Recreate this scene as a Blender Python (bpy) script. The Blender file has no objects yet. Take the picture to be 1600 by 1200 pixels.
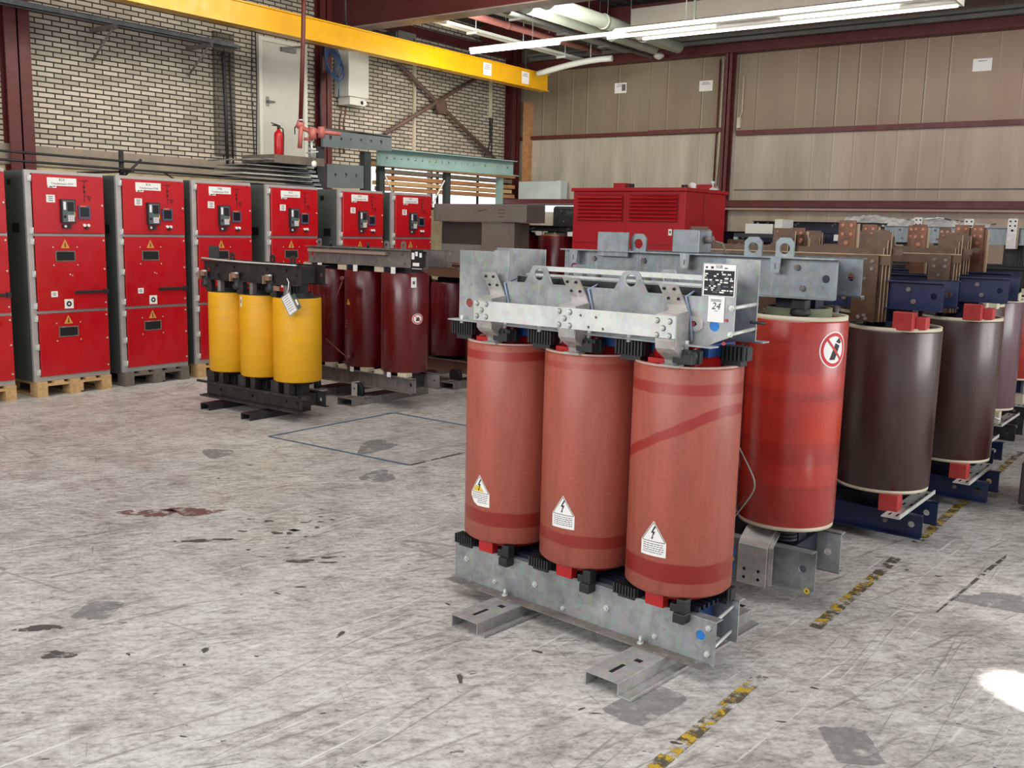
import bpy, bmesh, math, random
from mathutils import Matrix, Vector
from math import pi, sin, cos, radians as R_
random.seed(7)
SC = bpy.context.scene
COL = SC.collection

# ------------------------------------------------------------------ camera
F_, PIT, ROL, YAW, HC = 1548.5, .156504, .024294, .637783, 1.7
cy, sy = cos(YAW), sin(YAW)
Fw = Vector((-sy*cos(PIT), cy*cos(PIT), -sin(PIT)))
Rr = Vector((cy, sy, 0)); Uu = Rr.cross(Fw)
R2 = cos(ROL)*Rr + sin(ROL)*Uu; U2 = -sin(ROL)*Rr + cos(ROL)*Uu
cam = bpy.data.cameras.new('camera'); co = bpy.data.objects.new('camera', cam); COL.objects.link(co)
m = Matrix((R2, U2, -Fw)).transposed().to_4x4(); m.translation = (0, 0, HC); co.matrix_world = m
cam.sensor_width = 36; cam.sensor_fit = 'HORIZONTAL'; cam.lens = F_*36/1600; cam.clip_end = 200
SC.camera = co

# ------------------------------------------------------------------ materials
MAT = {}
def newmat(n):
    mt = bpy.data.materials.new(n); mt.use_nodes = True; nt = mt.node_tree; nt.nodes.clear()
    o = nt.nodes.new('ShaderNodeOutputMaterial'); b = nt.nodes.new('ShaderNodeBsdfPrincipled')
    nt.links.new(b.outputs[0], o.inputs[0]); MAT[n] = mt
    return mt, nt, b
def N(nt, t, **k):
    n = nt.nodes.new(t)
    for a, v in k.items():
        if a in n.inputs.keys(): n.inputs[a].default_value = v
        else: setattr(n, a, v)
    return n
def L(nt, a, b): nt.links.new(a, b)
def srgb(r, g, b):
    f = lambda c: (c/255/12.92) if c/255 <= .04045 else ((c/255+.055)/1.055)**2.4
    return (f(r), f(g), f(b), 1)
def noise(nt, vec, scale, detail=4, rough=.55, dist=0):
    n = N(nt, 'ShaderNodeTexNoise'); n.inputs['Scale'].default_value = scale; n.inputs['Detail'].default_value = detail
    n.inputs['Roughness'].default_value = rough; n.inputs['Distortion'].default_value = dist
    if vec is not None: L(nt, vec, n.inputs['Vector'])
    return n.outputs['Fac']
def ramp(nt, fac, stops):
    r = N(nt, 'ShaderNodeValToRGB'); e = r.color_ramp.elements
    e[0].position, e[0].color = stops[0]; e[1].position, e[1].color = stops[-1]
    for p, c in stops[1:-1]:
        x = e.new(p); x.color = c
    L(nt, fac, r.inputs[0]); return r.outputs[0]
def g4(v): return (v, v, v, 1)
def mix(nt, f, a, b, mode='MIX'):
    x = N(nt, 'ShaderNodeMix', data_type='RGBA', blend_type=mode)
    for i, v in ((0, f), (6, a), (7, b)):
        if hasattr(v, 'is_linked'): L(nt, v, x.inputs[i])
        else: x.inputs[i].default_value = v
    return x.outputs[2]
def mth(nt, op, a, b=None, c=None):
    x = N(nt, 'ShaderNodeMath', operation=op)
    for i, v in enumerate((a, b, c)):
        if v is None: continue
        if hasattr(v, 'is_linked'): L(nt, v, x.inputs[i])
        else: x.inputs[i].default_value = v
    return x.outputs[0]
def ocoord(nt, sc=(1, 1, 1), rot=(0, 0, 0), gen='Object'):
    t = N(nt, 'ShaderNodeTexCoord'); mp = N(nt, 'ShaderNodeMapping')
    if any(rot): mp.vector_type = 'TEXTURE'; sc = tuple(1/q for q in sc)
    mp.inputs['Scale'].default_value = sc; mp.inputs['Rotation'].default_value = rot
    L(nt, t.outputs[gen], mp.inputs[0]); return mp.outputs[0]
def bump(nt, b, h, s=.2, d=.01):
    x = N(nt, 'ShaderNodeBump'); x.inputs['Strength'].default_value = s; x.inputs['Distance'].default_value = d
    L(nt, h, x.inputs['Height']); L(nt, x.outputs[0], b.inputs['Normal'])
def paint(n, c, rough=.45, var=.18, scale=6, metal=0, sc=(1, 1, 1), dust=None, bmp=.0, coat=0):
    mt, nt, b = newmat(n); v = ocoord(nt, sc)
    f = noise(nt, v, scale, 6); lo = tuple(x*(1-var) for x in c[:3])+(1,); hi = tuple(min(1, x*(1+var)) for x in c[:3])+(1,)
    colr = ramp(nt, f, [(.3, lo), (.7, hi)])
    if dust: colr = mix(nt, ramp(nt, noise(nt, v, scale*2.3, 8, .7), [(.45, g4(0)), (.75, g4(dust[1]))]), colr, dust[0])
    L(nt, colr, b.inputs['Base Color']); b.inputs['Metallic'].default_value = metal
    L(nt, ramp(nt, noise(nt, v, scale*3, 5), [(.3, g4(max(0, rough-.1))), (.7, g4(min(1, rough+.12)))]), b.inputs['Roughness'])
    if bmp: bump(nt, b, noise(nt, v, scale*8, 4), bmp, .003)
    if coat: b.inputs['Coat Weight'].default_value = coat; b.inputs['Coat Roughness'].default_value = .15
    return mt
def flat(n, c, rough=.5, em=0, metal=0):
    mt, nt, b = newmat(n); b.inputs['Base Color'].default_value = c; b.inputs['Roughness'].default_value = rough
    b.inputs['Metallic'].default_value = metal
    if em: b.inputs['Emission Color'].default_value = c; b.inputs['Emission Strength'].default_value = em
    return mt

def galv(n, c1, c2, rough=.42, metal=.55):
    mt, nt, b = newmat(n); v = ocoord(nt)
    vo = N(nt, 'ShaderNodeTexVoronoi'); vo.inputs['Scale'].default_value = 38; L(nt, v, vo.inputs['Vector'])
    f = noise(nt, v, 5, 7, .65); s = mix(nt, .14, ramp(nt, f, [(.3, c1), (.72, c2)]), vo.outputs['Color'], 'OVERLAY')
    st = noise(nt, ocoord(nt, (30, 30, 3)), 1, 5)
    s = mix(nt, ramp(nt, st, [(.56, g4(0)), (.75, g4(.35))]), s, srgb(205, 208, 205))
    hsv = N(nt, 'ShaderNodeHueSaturation'); hsv.inputs['Saturation'].default_value = .55; L(nt, s, hsv.inputs['Color'])
    L(nt, hsv.outputs[0], b.inputs['Base Color']); b.inputs['Metallic'].default_value = metal
    L(nt, ramp(nt, f, [(.3, g4(rough-.1)), (.7, g4(rough+.15))]), b.inputs['Roughness'])
    return mt
GALV = galv('galvanised_steel', srgb(120, 128, 130), srgb(176, 182, 180))
GALVB = galv('galvanised_steel_blue', srgb(98, 112, 120), srgb(140, 154, 160))
GALVL = galv('zinc_bright', srgb(190, 196, 188), srgb(218, 222, 212), .4, .3)
TIN = galv('tinned_bracket', srgb(158, 150, 138), srgb(205, 198, 188), .38, .5)
GALVD = galv('galvanised_dusty', srgb(98, 84, 76), srgb(136, 120, 108), .6, .15)
GALVF = galv('galvanised_foot', srgb(142, 138, 132), srgb(178, 174, 168), .5, .3)
TEAL = paint('pale_teal_metal', srgb(138, 166, 160), .4, .12, 5, .2)
BLK = paint('black_plastic', srgb(34, 36, 38), .5, .2, 9)
BLKS = paint('black_steel', srgb(40, 38, 38), .55, .25, 6, .1, dust=(srgb(96, 86, 80), .4))
COREM = paint('core_steel_dark', srgb(26, 34, 52), .4, .2, 8, .2)
BLUE = paint('dark_blue_enamel', srgb(14, 30, 68), .38, .2, 5, 0, dust=(srgb(60, 70, 88), .10))
BLUED = paint('blue_black_enamel', srgb(18, 26, 52), .42, .2, 5)
BLUEL = paint('blue_lamination', srgb(22, 62, 120), .4, .2, 7)
COPB = paint('tarnished_copper_bar', srgb(86, 68, 54), .42, .25, 8, .45, dust=(srgb(120, 84, 62), .4))
COPR = paint('brown_copper_bar', srgb(106, 70, 50), .4, .3, 9, .4)
COPO = paint('polished_copper', srgb(160, 104, 82), .4, .2, 9, .5)
EDGE = flat('copper_bar_edge', srgb(176, 150, 122), .4)
REDL = paint('red_resin', srgb(180, 24, 26), .35, .15, 9)
REDB = paint('red_block', srgb(176, 56, 54), .45, .12, 9)
PINKB = flat('faded_red_block', srgb(224, 128, 122), .5)
CREAM = paint('cream_insulation', srgb(206, 196, 172), .5, .1, 9)
GREENC = paint('pale_green_insulation', srgb(132, 138, 112), .5, .12, 7)
WHITE = flat('white_paper', srgb(236, 234, 230), .6)
INK = flat('black_ink', srgb(22, 22, 24), .6)
INKG = flat('grey_ink', srgb(96, 96, 96), .6)
REDI = flat('red_ink', srgb(200, 28, 40), .5)
YELI = flat('yellow_print', srgb(222, 186, 60), .5)
srgbm = flat('brown_print', srgb(120, 50, 30), .5)
GOLD = flat('gold_print', srgb(206, 150, 70), .5)
BLUI = flat('blue_print', srgb(36, 120, 200), .45)
ORGI = flat('orange_print', srgb(228, 120, 60), .5)
DREDSTEEL = paint('oxide_red_steel', srgb(92, 34, 32), .5, .15, 3, dust=(srgb(110, 66, 60), .3))
OXD = paint('oxide_red_dark', srgb(78, 30, 28), .5, .15, 3)
YELB = paint('crane_yellow', srgb(222, 164, 8), .32, .07, 2, dust=(srgb(190, 140, 20), .3))
DGREY = paint('anthracite_side_panel', srgb(88, 94, 90), .45, .1, 2)
FRAMEG = paint('aluminium_frame', srgb(182, 178, 174), .4, .08, 5, .3)
CABR = paint('signal_red_enamel', srgb(186, 8, 22), .34, .07, 2, coat=.25)
ENCR = paint('deep_red_enamel', srgb(168, 10, 24), .42, .1, 1.5)
ENCD = paint('deep_red_louvre', srgb(112, 8, 18), .5, .1, 1.5)
WOOD = paint('pallet_pine', srgb(196, 160, 112), .7, .2, 3, sc=(1, 8, 8), bmp=.2)
WOODD = paint('weathered_pallet', srgb(110, 100, 88), .75, .2, 3, sc=(1, 8, 8))
WOODO = paint('orange_timber', srgb(178, 128, 84), .7, .25, 3, sc=(6, 1, 6), bmp=.2)
WHITEP = paint('white_enamel', srgb(214, 212, 200), .4, .05, 2)
WHITED = paint('grey_white_pipe', srgb(196, 200, 192), .4, .1, 2)
DUCT = paint('pale_duct', srgb(206, 216, 198), .35, .12, 2)
GREYT = paint('grey_tray', srgb(118, 120, 114), .45, .15, 4, .3)
CARD = paint('grey_brown_crate', srgb(112, 104, 95), .65, .1, 1.5, dust=(srgb(88, 74, 70), .5))
CARDL = paint('light_grey_crate', srgb(116, 114, 106), .65, .08, 1.5)
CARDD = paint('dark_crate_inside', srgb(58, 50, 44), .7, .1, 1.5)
RUB = flat('black_hole', srgb(10, 10, 11), .7)
TUBE = flat('lamp_tube_or_rim_glow', (1, .98, .92, 1), .4, 9)
DOORW = paint('offwhite_door', srgb(200, 196, 186), .5, .06, 1.5, dust=(srgb(176, 170, 158), .4))
FOIL = None

def coilmat(n, base, clean=None, rough=.45, bands=(), diag=None, streak='v', coat=0, var=.16, spec=None):
    """resin coil: dusty paint with darker wiped bands in the object's own space"""
    mt, nt, b = newmat(n); v = ocoord(nt); lo = tuple(x*(1-var) for x in base[:3])+(1,); hi = tuple(min(1, x*(1+var)) for x in base[:3])+(1,)
    f = noise(nt, ocoord(nt, (9, 9, 1.2) if streak == 'v' else (1.5, 1.5, 14)), 1.6, 7, .6)
    colr = ramp(nt, f, [(.32, lo), (.7, hi)])
    fine = noise(nt, ocoord(nt, (1, 1, 1)), 60, 3)
    colr = mix(nt, .35, colr, ramp(nt, fine, [(.35, g4(.42)), (.65, g4(.58))]), 'OVERLAY')
    if clean:
        sp = N(nt, 'ShaderNodeSeparateXYZ'); L(nt, v, sp.inputs[0]); z, x = sp.outputs[2], sp.outputs[0]
        wob = mth(nt, 'MULTIPLY', mth(nt, 'SUBTRACT', noise(nt, v, 5, 2), .5), .03)
        zz = mth(nt, 'ADD', z, wob); tot = None
        def addm(t, mk): return mk if t is None else mth(nt, 'MAXIMUM', t, mk)
        for (z0, hw, st) in bands:
            d = mth(nt, 'ABSOLUTE', mth(nt, 'SUBTRACT', zz, z0))
            mk = mth(nt, 'MULTIPLY', mth(nt, 'SMOOTH_MIN', mth(nt, 'MAXIMUM', mth(nt, 'DIVIDE', mth(nt, 'SUBTRACT', hw, d), .006), 0), 1, .2), st)
            br = ramp(nt, noise(nt, v, 2.5, 3), [(.36, g4(.25)), (.52, g4(1))])
            tot = addm(tot, mth(nt, 'MULTIPLY', mk, br))
        if diag:
            d = mth(nt, 'ABSOLUTE', mth(nt, 'SUBTRACT', zz, mth(nt, 'MULTIPLY_ADD', x, diag[1], diag[0])))
            mk = mth(nt, 'SMOOTH_MIN', mth(nt, 'MAXIMUM', mth(nt, 'DIVIDE', mth(nt, 'SUBTRACT', diag[2], d), .006), 0), 1, .2)
            tot = addm(tot, mth(nt, 'MULTIPLY', mk, mth(nt, 'GREATER_THAN', x, diag[3])))
        colr = mix(nt, mth(nt, 'MINIMUM', tot, 1), colr, clean)
    L(nt, colr, b.inputs['Base Color'])
    L(nt, ramp(nt, f, [(.3, g4(max(.05, rough-.08))), (.7, g4(rough+.1))]), b.inputs['Roughness'])
    bump(nt, b, f, .12, .004)
    if coat: b.inputs['Coat Weight'].default_value = coat; b.inputs['Coat Roughness'].default_value = .22
    return mt
SAL = srgb(162, 83, 67); SALC = srgb(146, 40, 32)
C_F = [coilmat('dusty_salmon_resin_a', SAL, SALC, .42, ((.845, .022, 1), (.115, .035, .9)), None),
       coilmat('dusty_salmon_resin_b', SAL, SALC, .42, ((.85, .016, .5), (.12, .028, .8)), None),
       coilmat('dusty_salmon_resin_c', SAL, SALC, .42, ((.815, .024, .9), (.10, .040, 1)), (.62, .55, .024, -.19))]
C_R = coilmat('glossy_orange_red_resin', srgb(166, 42, 30), srgb(196, 52, 26), .3, ((.50, .10, .7), (.68, .04, .6), (.25, .05, .5)), None, 'h', .5, .12)
C_B = coilmat('brown_resin', srgb(62, 36, 31), None, .34, streak='v', coat=.3, var=.2)
C_P = coilmat('purple_brown_resin', srgb(104, 76, 82), None, .3, streak='v', coat=.4, var=.2)
C_D = coilmat('wine_red_resin', srgb(94, 8, 15), None, .3, streak='v', coat=.35, var=.12)
C_Y = coilmat('yellow_tape_resin', srgb(228, 166, 10), None, .5, streak='h', var=.06)

# ------------------------------------------------------------------ mesh builder
SPLIT = {'insulation_rim', 'hinge', 'hanger_rod', 'hanger_bracket', 'suspension_wire', 'red_spacer', 'pale_pad', 'clamp_screw', 'spacer_block', 'dark_pad', 'white_clip', 'clamp_block',
         'door_screw', 'bracket_hole', 'slot', 'clamp_bolt', 'bolt', 'beam_bolt', 'contact_ring', 'bar_bolt', 'push_button', 'yellow_marker', 'red_marker', 'red_bar', 'collector_bar', 'ledge', 'leg', 'support_post',
         'valve_fitting', 'delta_link', 'thin_lead', 'cable', 'clamp_bolts', 'bracket_gap', 'lock_screw', 'ledge', 'panel_seam', 'skid', 'cable_tie', 'rim_glow', 'door_frame', 'warning_triangle_set', 'white_label', 'foot_clip', 'top_lamination', 'cable_rail', 'tie_rod', 'busbar_leaf', 'upright_terminal'}
class MB:
    def __init__(s): s.b = bmesh.new(); s.M = Matrix.Identity(4); s.mi = 0
    def _v(s, p): return s.b.verts.new(s.M @ Vector(p))
    def face(s, vs, mi=None, sm=False):
        try:
            f = s.b.faces.new(vs); f.material_index = s.mi if mi is None else mi; f.smooth = sm; return f
        except ValueError: return None
    def box(s, x0, x1, y0, y1, z0, z1, mi=None):
        v = [s._v(p) for p in ((x0, y0, z0), (x1, y0, z0), (x1, y1, z0), (x0, y1, z0), (x0, y0, z1), (x1, y0, z1), (x1, y1, z1), (x0, y1, z1))]
        for q in ((0, 3, 2, 1), (4, 5, 6, 7), (0, 1, 5, 4), (1, 2, 6, 5), (2, 3, 7, 6), (3, 0, 4, 7)): s.face([v[i] for i in q], mi)
        return s
    def lathe(s, prof, c=(0, 0, 0), seg=48, close=False, axis='z', mi=None, sm=True):
        rings = []
        for r, h in prof:
            ring = []
            for k in range(seg):
                a = 2*pi*k/seg; p = (r*cos(a), r*sin(a), h)
                if axis == 'y': p = (p[0], p[2], p[1])
                if axis == 'x': p = (p[2], p[0], p[1])
                ring.append(s._v((c[0]+p[0], c[1]+p[1], c[2]+p[2])))
            rings.append(ring)
        n = len(rings); rng = range(n if close else n-1)
        for i in rng:
            A, B = rings[i], rings[(i+1) % n]
            for k in range(seg): s.face([A[k], A[(k+1) % seg], B[(k+1) % seg], B[k]], mi, sm)
        if not close:
            s.face(rings[0][::-1], mi); s.face(rings[-1], mi)
        return s
    def cyl(s, p0, p1, r, seg=16, mi=None, r1=None, sm=True):
        p0, p1 = Vector(p0), Vector(p1); d = p1-p0; q = d.to_track_quat('Z', 'Y').to_matrix()
        A, B = [], []
        for k in range(seg):
            o = q @ Vector((cos(2*pi*k/seg), sin(2*pi*k/seg), 0)); A.append(s._v(p0+o*r)); B.append(s._v(p1+o*(r if r1 is None else r1)))
        for k in range(seg): s.face([A[k], A[(k+1) % seg], B[(k+1) % seg], B[k]], mi, sm)
        s.face(A[::-1], mi); s.face(B, mi); return s
    def tube(s, pts, r, seg=8, mi=None):
        pts = [Vector(p) for p in pts]; prev = None; n = len(pts); up = None
        for i, p in enumerate(pts):
            t = (pts[min(i+1, n-1)]-pts[max(i-1, 0)]).normalized()
            if up is None: up = t.orthogonal().normalized()
            up = (up - t*up.dot(t)).normalized(); w = t.cross(up)
            ring = [s._v(p+(up*cos(2*pi*k/seg)+w*sin(2*pi*k/seg))*r) for k in range(seg)]
            if prev:
                for k in range(seg): s.face([prev[k], prev[(k+1) % seg], ring[(k+1) % seg], ring[k]], mi, True)
            else: s.face(ring[::-1], mi)
            prev = ring
        s.face(prev, mi); return s
    def plate(s, out, holes, pl, a, b, mi=None):
        """flat plate with holes; pl = 'xz','yz','xy'; thickness a..b along the third axis"""
        t = bmesh.new(); loops = [out]+[h if isinstance(h, list) else [(h[0]+h[2]*cos(2*pi*k/20), h[1]+h[2]*sin(2*pi*k/20)) for k in range(20)] for h in holes]
        es = []
        for lp in loops:
            vs = [t.verts.new((u, v, 0)) for u, v in lp]
            for i in range(len(vs)): es.append(t.edges.new((vs[i], vs[(i+1) % len(vs)])))
        bmesh.ops.triangle_fill(t, use_beauty=True, use_dissolve=False, edges=es)
        t.verts.index_update()
        def P(u, v, w): return {'xz': (u, w, v), 'yz': (w, u, v), 'xy': (u, v, w)}[pl]
        A = [s._v(P(v.co.x, v.co.y, a)) for v in t.verts]; B = [s._v(P(v.co.x, v.co.y, b)) for v in t.verts]
        for f in t.faces:
            ids = [v.index for v in f.verts]; s.face([A[i] for i in ids], mi); s.face([B[i] for i in ids][::-1], mi)
        for e in t.edges:
            if len(e.link_faces) == 1:
                i, j = e.verts[0].index, e.verts[1].index; s.face([A[i], A[j], B[j], B[i]], mi)
        t.free(); return s
    def prism(s, prof, pl, a, b, mi=None): return s.plate(prof, [], pl, a, b, mi)
    def strip(s, path, th, x0, x1, mi=None):
        """bent strip: path in (y,z), extruded along x"""
        n = len(path); L_, R__ = [], []
        for i in range(n):
            p = Vector(path[i]); a = Vector(path[max(i-1, 0)]); c = Vector(path[min(i+1, n-1)]); t = (c-a).normalized(); nn = Vector((-t.y, t.x))*th/2
            L_.append(p+nn); R__.append(p-nn)
        V = [[s._v((x, q.x, q.y)) for q in lst] for x in (x0, x1) for lst in (L_, R__)]
        for i in range(n-1):
            s.face([V[0][i], V[0][i+1], V[2][i+1], V[2][i]], mi); s.face([V[1][i], V[3][i], V[3][i+1], V[1][i+1]], mi)
            s.face([V[0][i], V[1][i], V[1][i+1], V[0][i+1]], mi); s.face([V[2][i], V[2][i+1], V[3][i+1], V[3][i]], mi)
        for k in (0, n-1): s.face([V[0][k], V[2][k], V[3][k], V[1][k]], mi)
        return s
    def poly(s, pts, mi, off=0):
        return s.face([s._v((u, v, off)) for u, v in pts], mi)
    def rect(s, u0, u1, v0, v1, mi, off=0): return s.poly([(u0, v0), (u1, v0), (u1, v1), (u0, v1)], mi, off)
    def disc(s, u, v, r, mi, off=0, r0=0, a0=0, a1=2*pi, n=28):
        if r0 == 0: return s.poly([(u+r*cos(2*pi*k/n), v+r*sin(2*pi*k/n)) for k in range(n)], mi, off)
        for k in range(n):
            A, B = a0+(a1-a0)*k/n, a0+(a1-a0)*(k+1)/n
            s.poly([(u+r0*cos(A), v+r0*sin(A)), (u+r*cos(A), v+r*sin(A)), (u+r*cos(B), v+r*sin(B)), (u+r0*cos(B), v+r0*sin(B))], mi, off)
    def line(s, u0, v0, u1, v1, w, mi, off=0):
        d = Vector((u1-u0, v1-v0)).normalized(); n = Vector((-d.y, d.x))*w/2
        return s.poly([(u0-n.x, v0-n.y), (u1-n.x, v1-n.y), (u1+n.x, v1+n.y), (u0+n.x, v0+n.y)], mi, off)
    def text(s, txt, size, u, v, mi, off=0, shear=0):
        c = bpy.data.curves.new('t', 'FONT'); c.body = txt; c.size = size; c.align_x = 'CENTER'; c.align_y = 'CENTER'; c.resolution_u = 3; c.shear = shear
        o = bpy.data.objects.new('t', c); COL.objects.link(o); dg = bpy.context.evaluated_depsgraph_get(); dg.update()
        me = o.evaluated_get(dg).to_mesh(); vs = [s._v((u+q.co.x, v+q.co.y, off)) for q in me.vertices]
        for p in me.polygons: s.face([vs[i] for i in p.vertices], mi)
        o.evaluated_get(dg).to_mesh_clear(); bpy.data.objects.remove(o); bpy.data.curves.remove(c)
    def bend(s, r, a0, step=.012):
        xs = [v.co.x for v in s.b.verts]; x = min(xs)
        while x < max(xs):
            x += step
            bmesh.ops.bisect_plane(s.b, geom=s.b.verts[:]+s.b.edges[:]+s.b.faces[:], plane_co=(x, 0, 0), plane_no=(1, 0, 0))
        for v in s.b.verts:
            a = a0+v.co.x/r; rr = r+v.co.z; z = v.co.y; v.co = (rr*cos(a), rr*sin(a), z)
        return s
    def build(s, name, mats, parent=None, loc=(0, 0, 0), bev=0):
        if name in SPLIT:
            cl_ = s.clusters()
            if 1 < len(cl_) <= 40:
                out = []
                for vs in cl_:
                    q = MB(); mp = {}
                    for v in vs: mp[v] = q.b.verts.new(v.co)
                    for f in {f for v in vs for f in v.link_faces}:
                        try: g_ = q.b.faces.new([mp[v] for v in f.verts]); g_.material_index = f.material_index; g_.smooth = f.smooth
                        except ValueError: pass
                    out.append(q._build(name, mats, parent, loc, bev))
                s.b.free(); return out[0]
        return s._build(name, mats, parent, loc, bev)
    def clusters(s):
        seen, isl = set(), []
        for v in s.b.verts:
            if v in seen: continue
            st_, comp = [v], []; seen.add(v)
            while st_:
                a = st_.pop(); comp.append(a)
                for e in a.link_edges:
                    b_ = e.other_vert(a)
                    if b_ not in seen: seen.add(b_); st_.append(b_)
            isl.append(comp)
        bb = [[min(v.co[i] for v in c) for i in range(3)]+[max(v.co[i] for v in c) for i in range(3)] for c in isl]
        par = list(range(len(isl)))
        def find(i):
            while par[i] != i: i = par[i]
            return i
        if len(isl) < 400:
            for i in range(len(isl)):
                for j in range(i):
                    if all(bb[i][k] <= bb[j][k+3]+.0012 and bb[j][k] <= bb[i][k+3]+.0012 for k in range(3)): par[find(i)] = find(j)
        gr = {}
        for i, c in enumerate(isl): gr.setdefault(find(i), []).extend(c)
        return list(gr.values())
    def _build(s, name, mats, parent=None, loc=(0, 0, 0), bev=0):
        if bev: bmesh.ops.remove_doubles(s.b, verts=s.b.verts[:], dist=1e-5)
        bmesh.ops.recalc_face_normals(s.b, faces=s.b.faces[:])
        me = bpy.data.meshes.new(name); s.b.to_mesh(me); s.b.free()
        for q in (mats if isinstance(mats, (list, tuple)) else [mats]): me.materials.append(q)
        o = bpy.data.objects.new(name, me); COL.objects.link(o); o.location = loc
        if parent: o.parent = parent
        if bev:
            md = o.modifiers.new('bevel', 'BEVEL'); md.width = bev; md.segments = 2; md.limit_method = 'ANGLE'; md.angle_limit = 1
        return o
def empty(name, loc=(0, 0, 0), rz=0):
    o = bpy.data.objects.new(name, None); COL.objects.link(o); o.location = loc; o.rotation_euler.z = rz; o.empty_display_size = .1; return o
def tag(o, label, cat=None, group=None, kind=None):
    o['label'] = label
    if cat: o['category'] = cat
    if group: o['group'] = group
    if kind: o['kind'] = kind
    return o
def st(o): o['kind'] = 'structure'; return o
MXZ = Matrix(((1, 0, 0, 0), (0, 0, -1, 0), (0, 1, 0, 0), (0, 0, 0, 1)))      # (u,v,w)->(u,-w,v)  faces -y
MYZ = Matrix(((0, 0, 1, 0), (1, 0, 0, 0), (0, 1, 0, 0), (0, 0, 0, 1)))       # (u,v,w)->(w,u,v)   faces +x
def T(x, y, z): return Matrix.Translation((x, y, z))
def copy_tree(o, parent=None):
    c = o.copy(); COL.objects.link(c)
    if parent: c.parent = parent
    for ch in list(o.children): copy_tree(ch, c)
    return c

# ================================================================== SETTING
XW, YB, XE, YN, ZC = -12.0, 16.1, 5.5, -6.5, 5.35
# ---- floor
mt, nt, b = newmat('worn_concrete'); v = ocoord(nt)
base = ramp(nt, noise(nt, v, .7, 9, .62), [(.28, srgb(158, 153, 146)), (.5, srgb(190, 187, 181)), (.72, srgb(212, 211, 207))])
blot = ramp(nt, noise(nt, v, 3.2, 9, .7, .4), [(.30, srgb(112, 104, 96)), (.50, srgb(186, 182, 175)), (.75, srgb(222, 220, 216))])
c = mix(nt, .55, base, blot)
fine = ramp(nt, noise(nt, v, 38, 8, .75), [(.32, g4(.18)), (.5, g4(.52)), (.7, g4(.68))]); c = mix(nt, .6, c, fine, 'OVERLAY')
mid = ramp(nt, noise(nt, ocoord(nt, (1, 2.6, 1), (0, 0, .75)), 10, 9, .72), [(.36, g4(.14)), (.5, g4(.52)), (.66, g4(.70))]); c = mix(nt, .62, c, mid, 'OVERLAY')
def streaks(rot, sc, lo, hi, col, amt, c):
    f = noise(nt, ocoord(nt, sc, (0, 0, rot)), 1, 6, .6, .25)
    return mix(nt, ramp(nt, f, [(lo, g4(0)), (hi, g4(amt))]), c, col)
c = streaks(1.32, (1.1, 22, 1), .60, .66, srgb(104, 98, 92), .5, c)
c = streaks(1.5, (1.2, 30, 1), .60, .68, srgb(236, 235, 232), .6, c)
c = streaks(1.0, (2.6, 46, 1), .62, .67, srgb(86, 82, 78), .5, c)
c = streaks(2.6, (2.2, 60, 1), .65, .69, srgb(96, 92, 88), .4, c)
c = streaks(1.6, (.6, 44, 1), .62, .67, srgb(104, 100, 96), .5, c)
for rot, s_, d_, w_ in ((.2, .35, .25, .005), (1.0, .5, .5, .005)):   # long thin scratches
    vo = N(nt, 'ShaderNodeTexVoronoi', feature='DISTANCE_TO_EDGE'); vo.inputs['Scale'].default_value = s_
    L(nt, ocoord(nt, (1, 2.4, 1), (0, 0, rot)), vo.inputs['Vector'])
    mk = mth(nt, 'LESS_THAN', vo.outputs['Distance'], w_)
    mk = mth(nt, 'MULTIPLY', mk, ramp(nt, noise(nt, v, 1.7+rot, 3), [(.54, g4(0)), (.62, g4(.4))])); c = mix(nt, mk, c, srgb(110, 102, 96))
sp = ramp(nt, noise(nt, ocoord(nt, (1, 2.0, 1), (0, 0, .64)), 5.2, 5, .66), [(.675, g4(0)), (.70, g4(.75))]); c = mix(nt, sp, c, srgb(74, 70, 66))
sp2 = ramp(nt, noise(nt, ocoord(nt, (1, 1.8, 1), (0, 0, .64)), 17, 4, .62), [(.675, g4(0)), (.70, g4(.8))]); c = mix(nt, sp2, c, srgb(60, 56, 54))
L(nt, c, b.inputs['Base Color'])
L(nt, ramp(nt, noise(nt, v, 2.5, 6), [(.3, g4(.34)), (.7, g4(.62))]), b.inputs['Roughness']); bump(nt, b, noise(nt, v, 30, 6), .12, .004)
FLOORM = mt
fl = st(MB().box(XW-.3, XE, YN, YB+.3, -.15, 0).build('floor', FLOORM)); fl['label'] = 'worn pale grey concrete floor'
# floor marks: thin painted, stained and greyer areas, parts of the floor
def wornmat(n, col, lo, hi, scale=14, sc=(1, 1, 1), rough=.5):
    mt, nt, b = newmat(n); L(nt, mix(nt, noise(nt, ocoord(nt), 30, 4), tuple(x*.75 for x in col[:3])+(1,), col), b.inputs['Base Color'])
    b.inputs['Roughness'].default_value = rough
    L(nt, ramp(nt, noise(nt, ocoord(nt, sc), scale, 7, .65), [(lo, g4(0)), (hi, g4(1))]), b.inputs['Alpha']); return mt
YEL = wornmat('worn_yellow_paint', srgb(206, 172, 56), .49, .57, 16)
DRK = wornmat('dark_grime', srgb(96, 88, 70), .45, .56, 12)
LB = wornmat('blue_tape', srgb(78, 112, 140), .30, .42, 6)
LBD = wornmat('dark_line', srgb(88, 82, 84), .40, .5, 6)
STN = wornmat('dark_stain', srgb(88, 85, 82), .42, .52, 13, (1, 1, 1))
STR = wornmat('red_brown_stain', srgb(128, 88, 80), .42, .58, 12)
STF = wornmat('fleck_stain', srgb(84, 80, 76), .2, .3, 13)
PCH = wornmat('grey_patch', srgb(148, 147, 146), .34, .6, 9)
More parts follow.
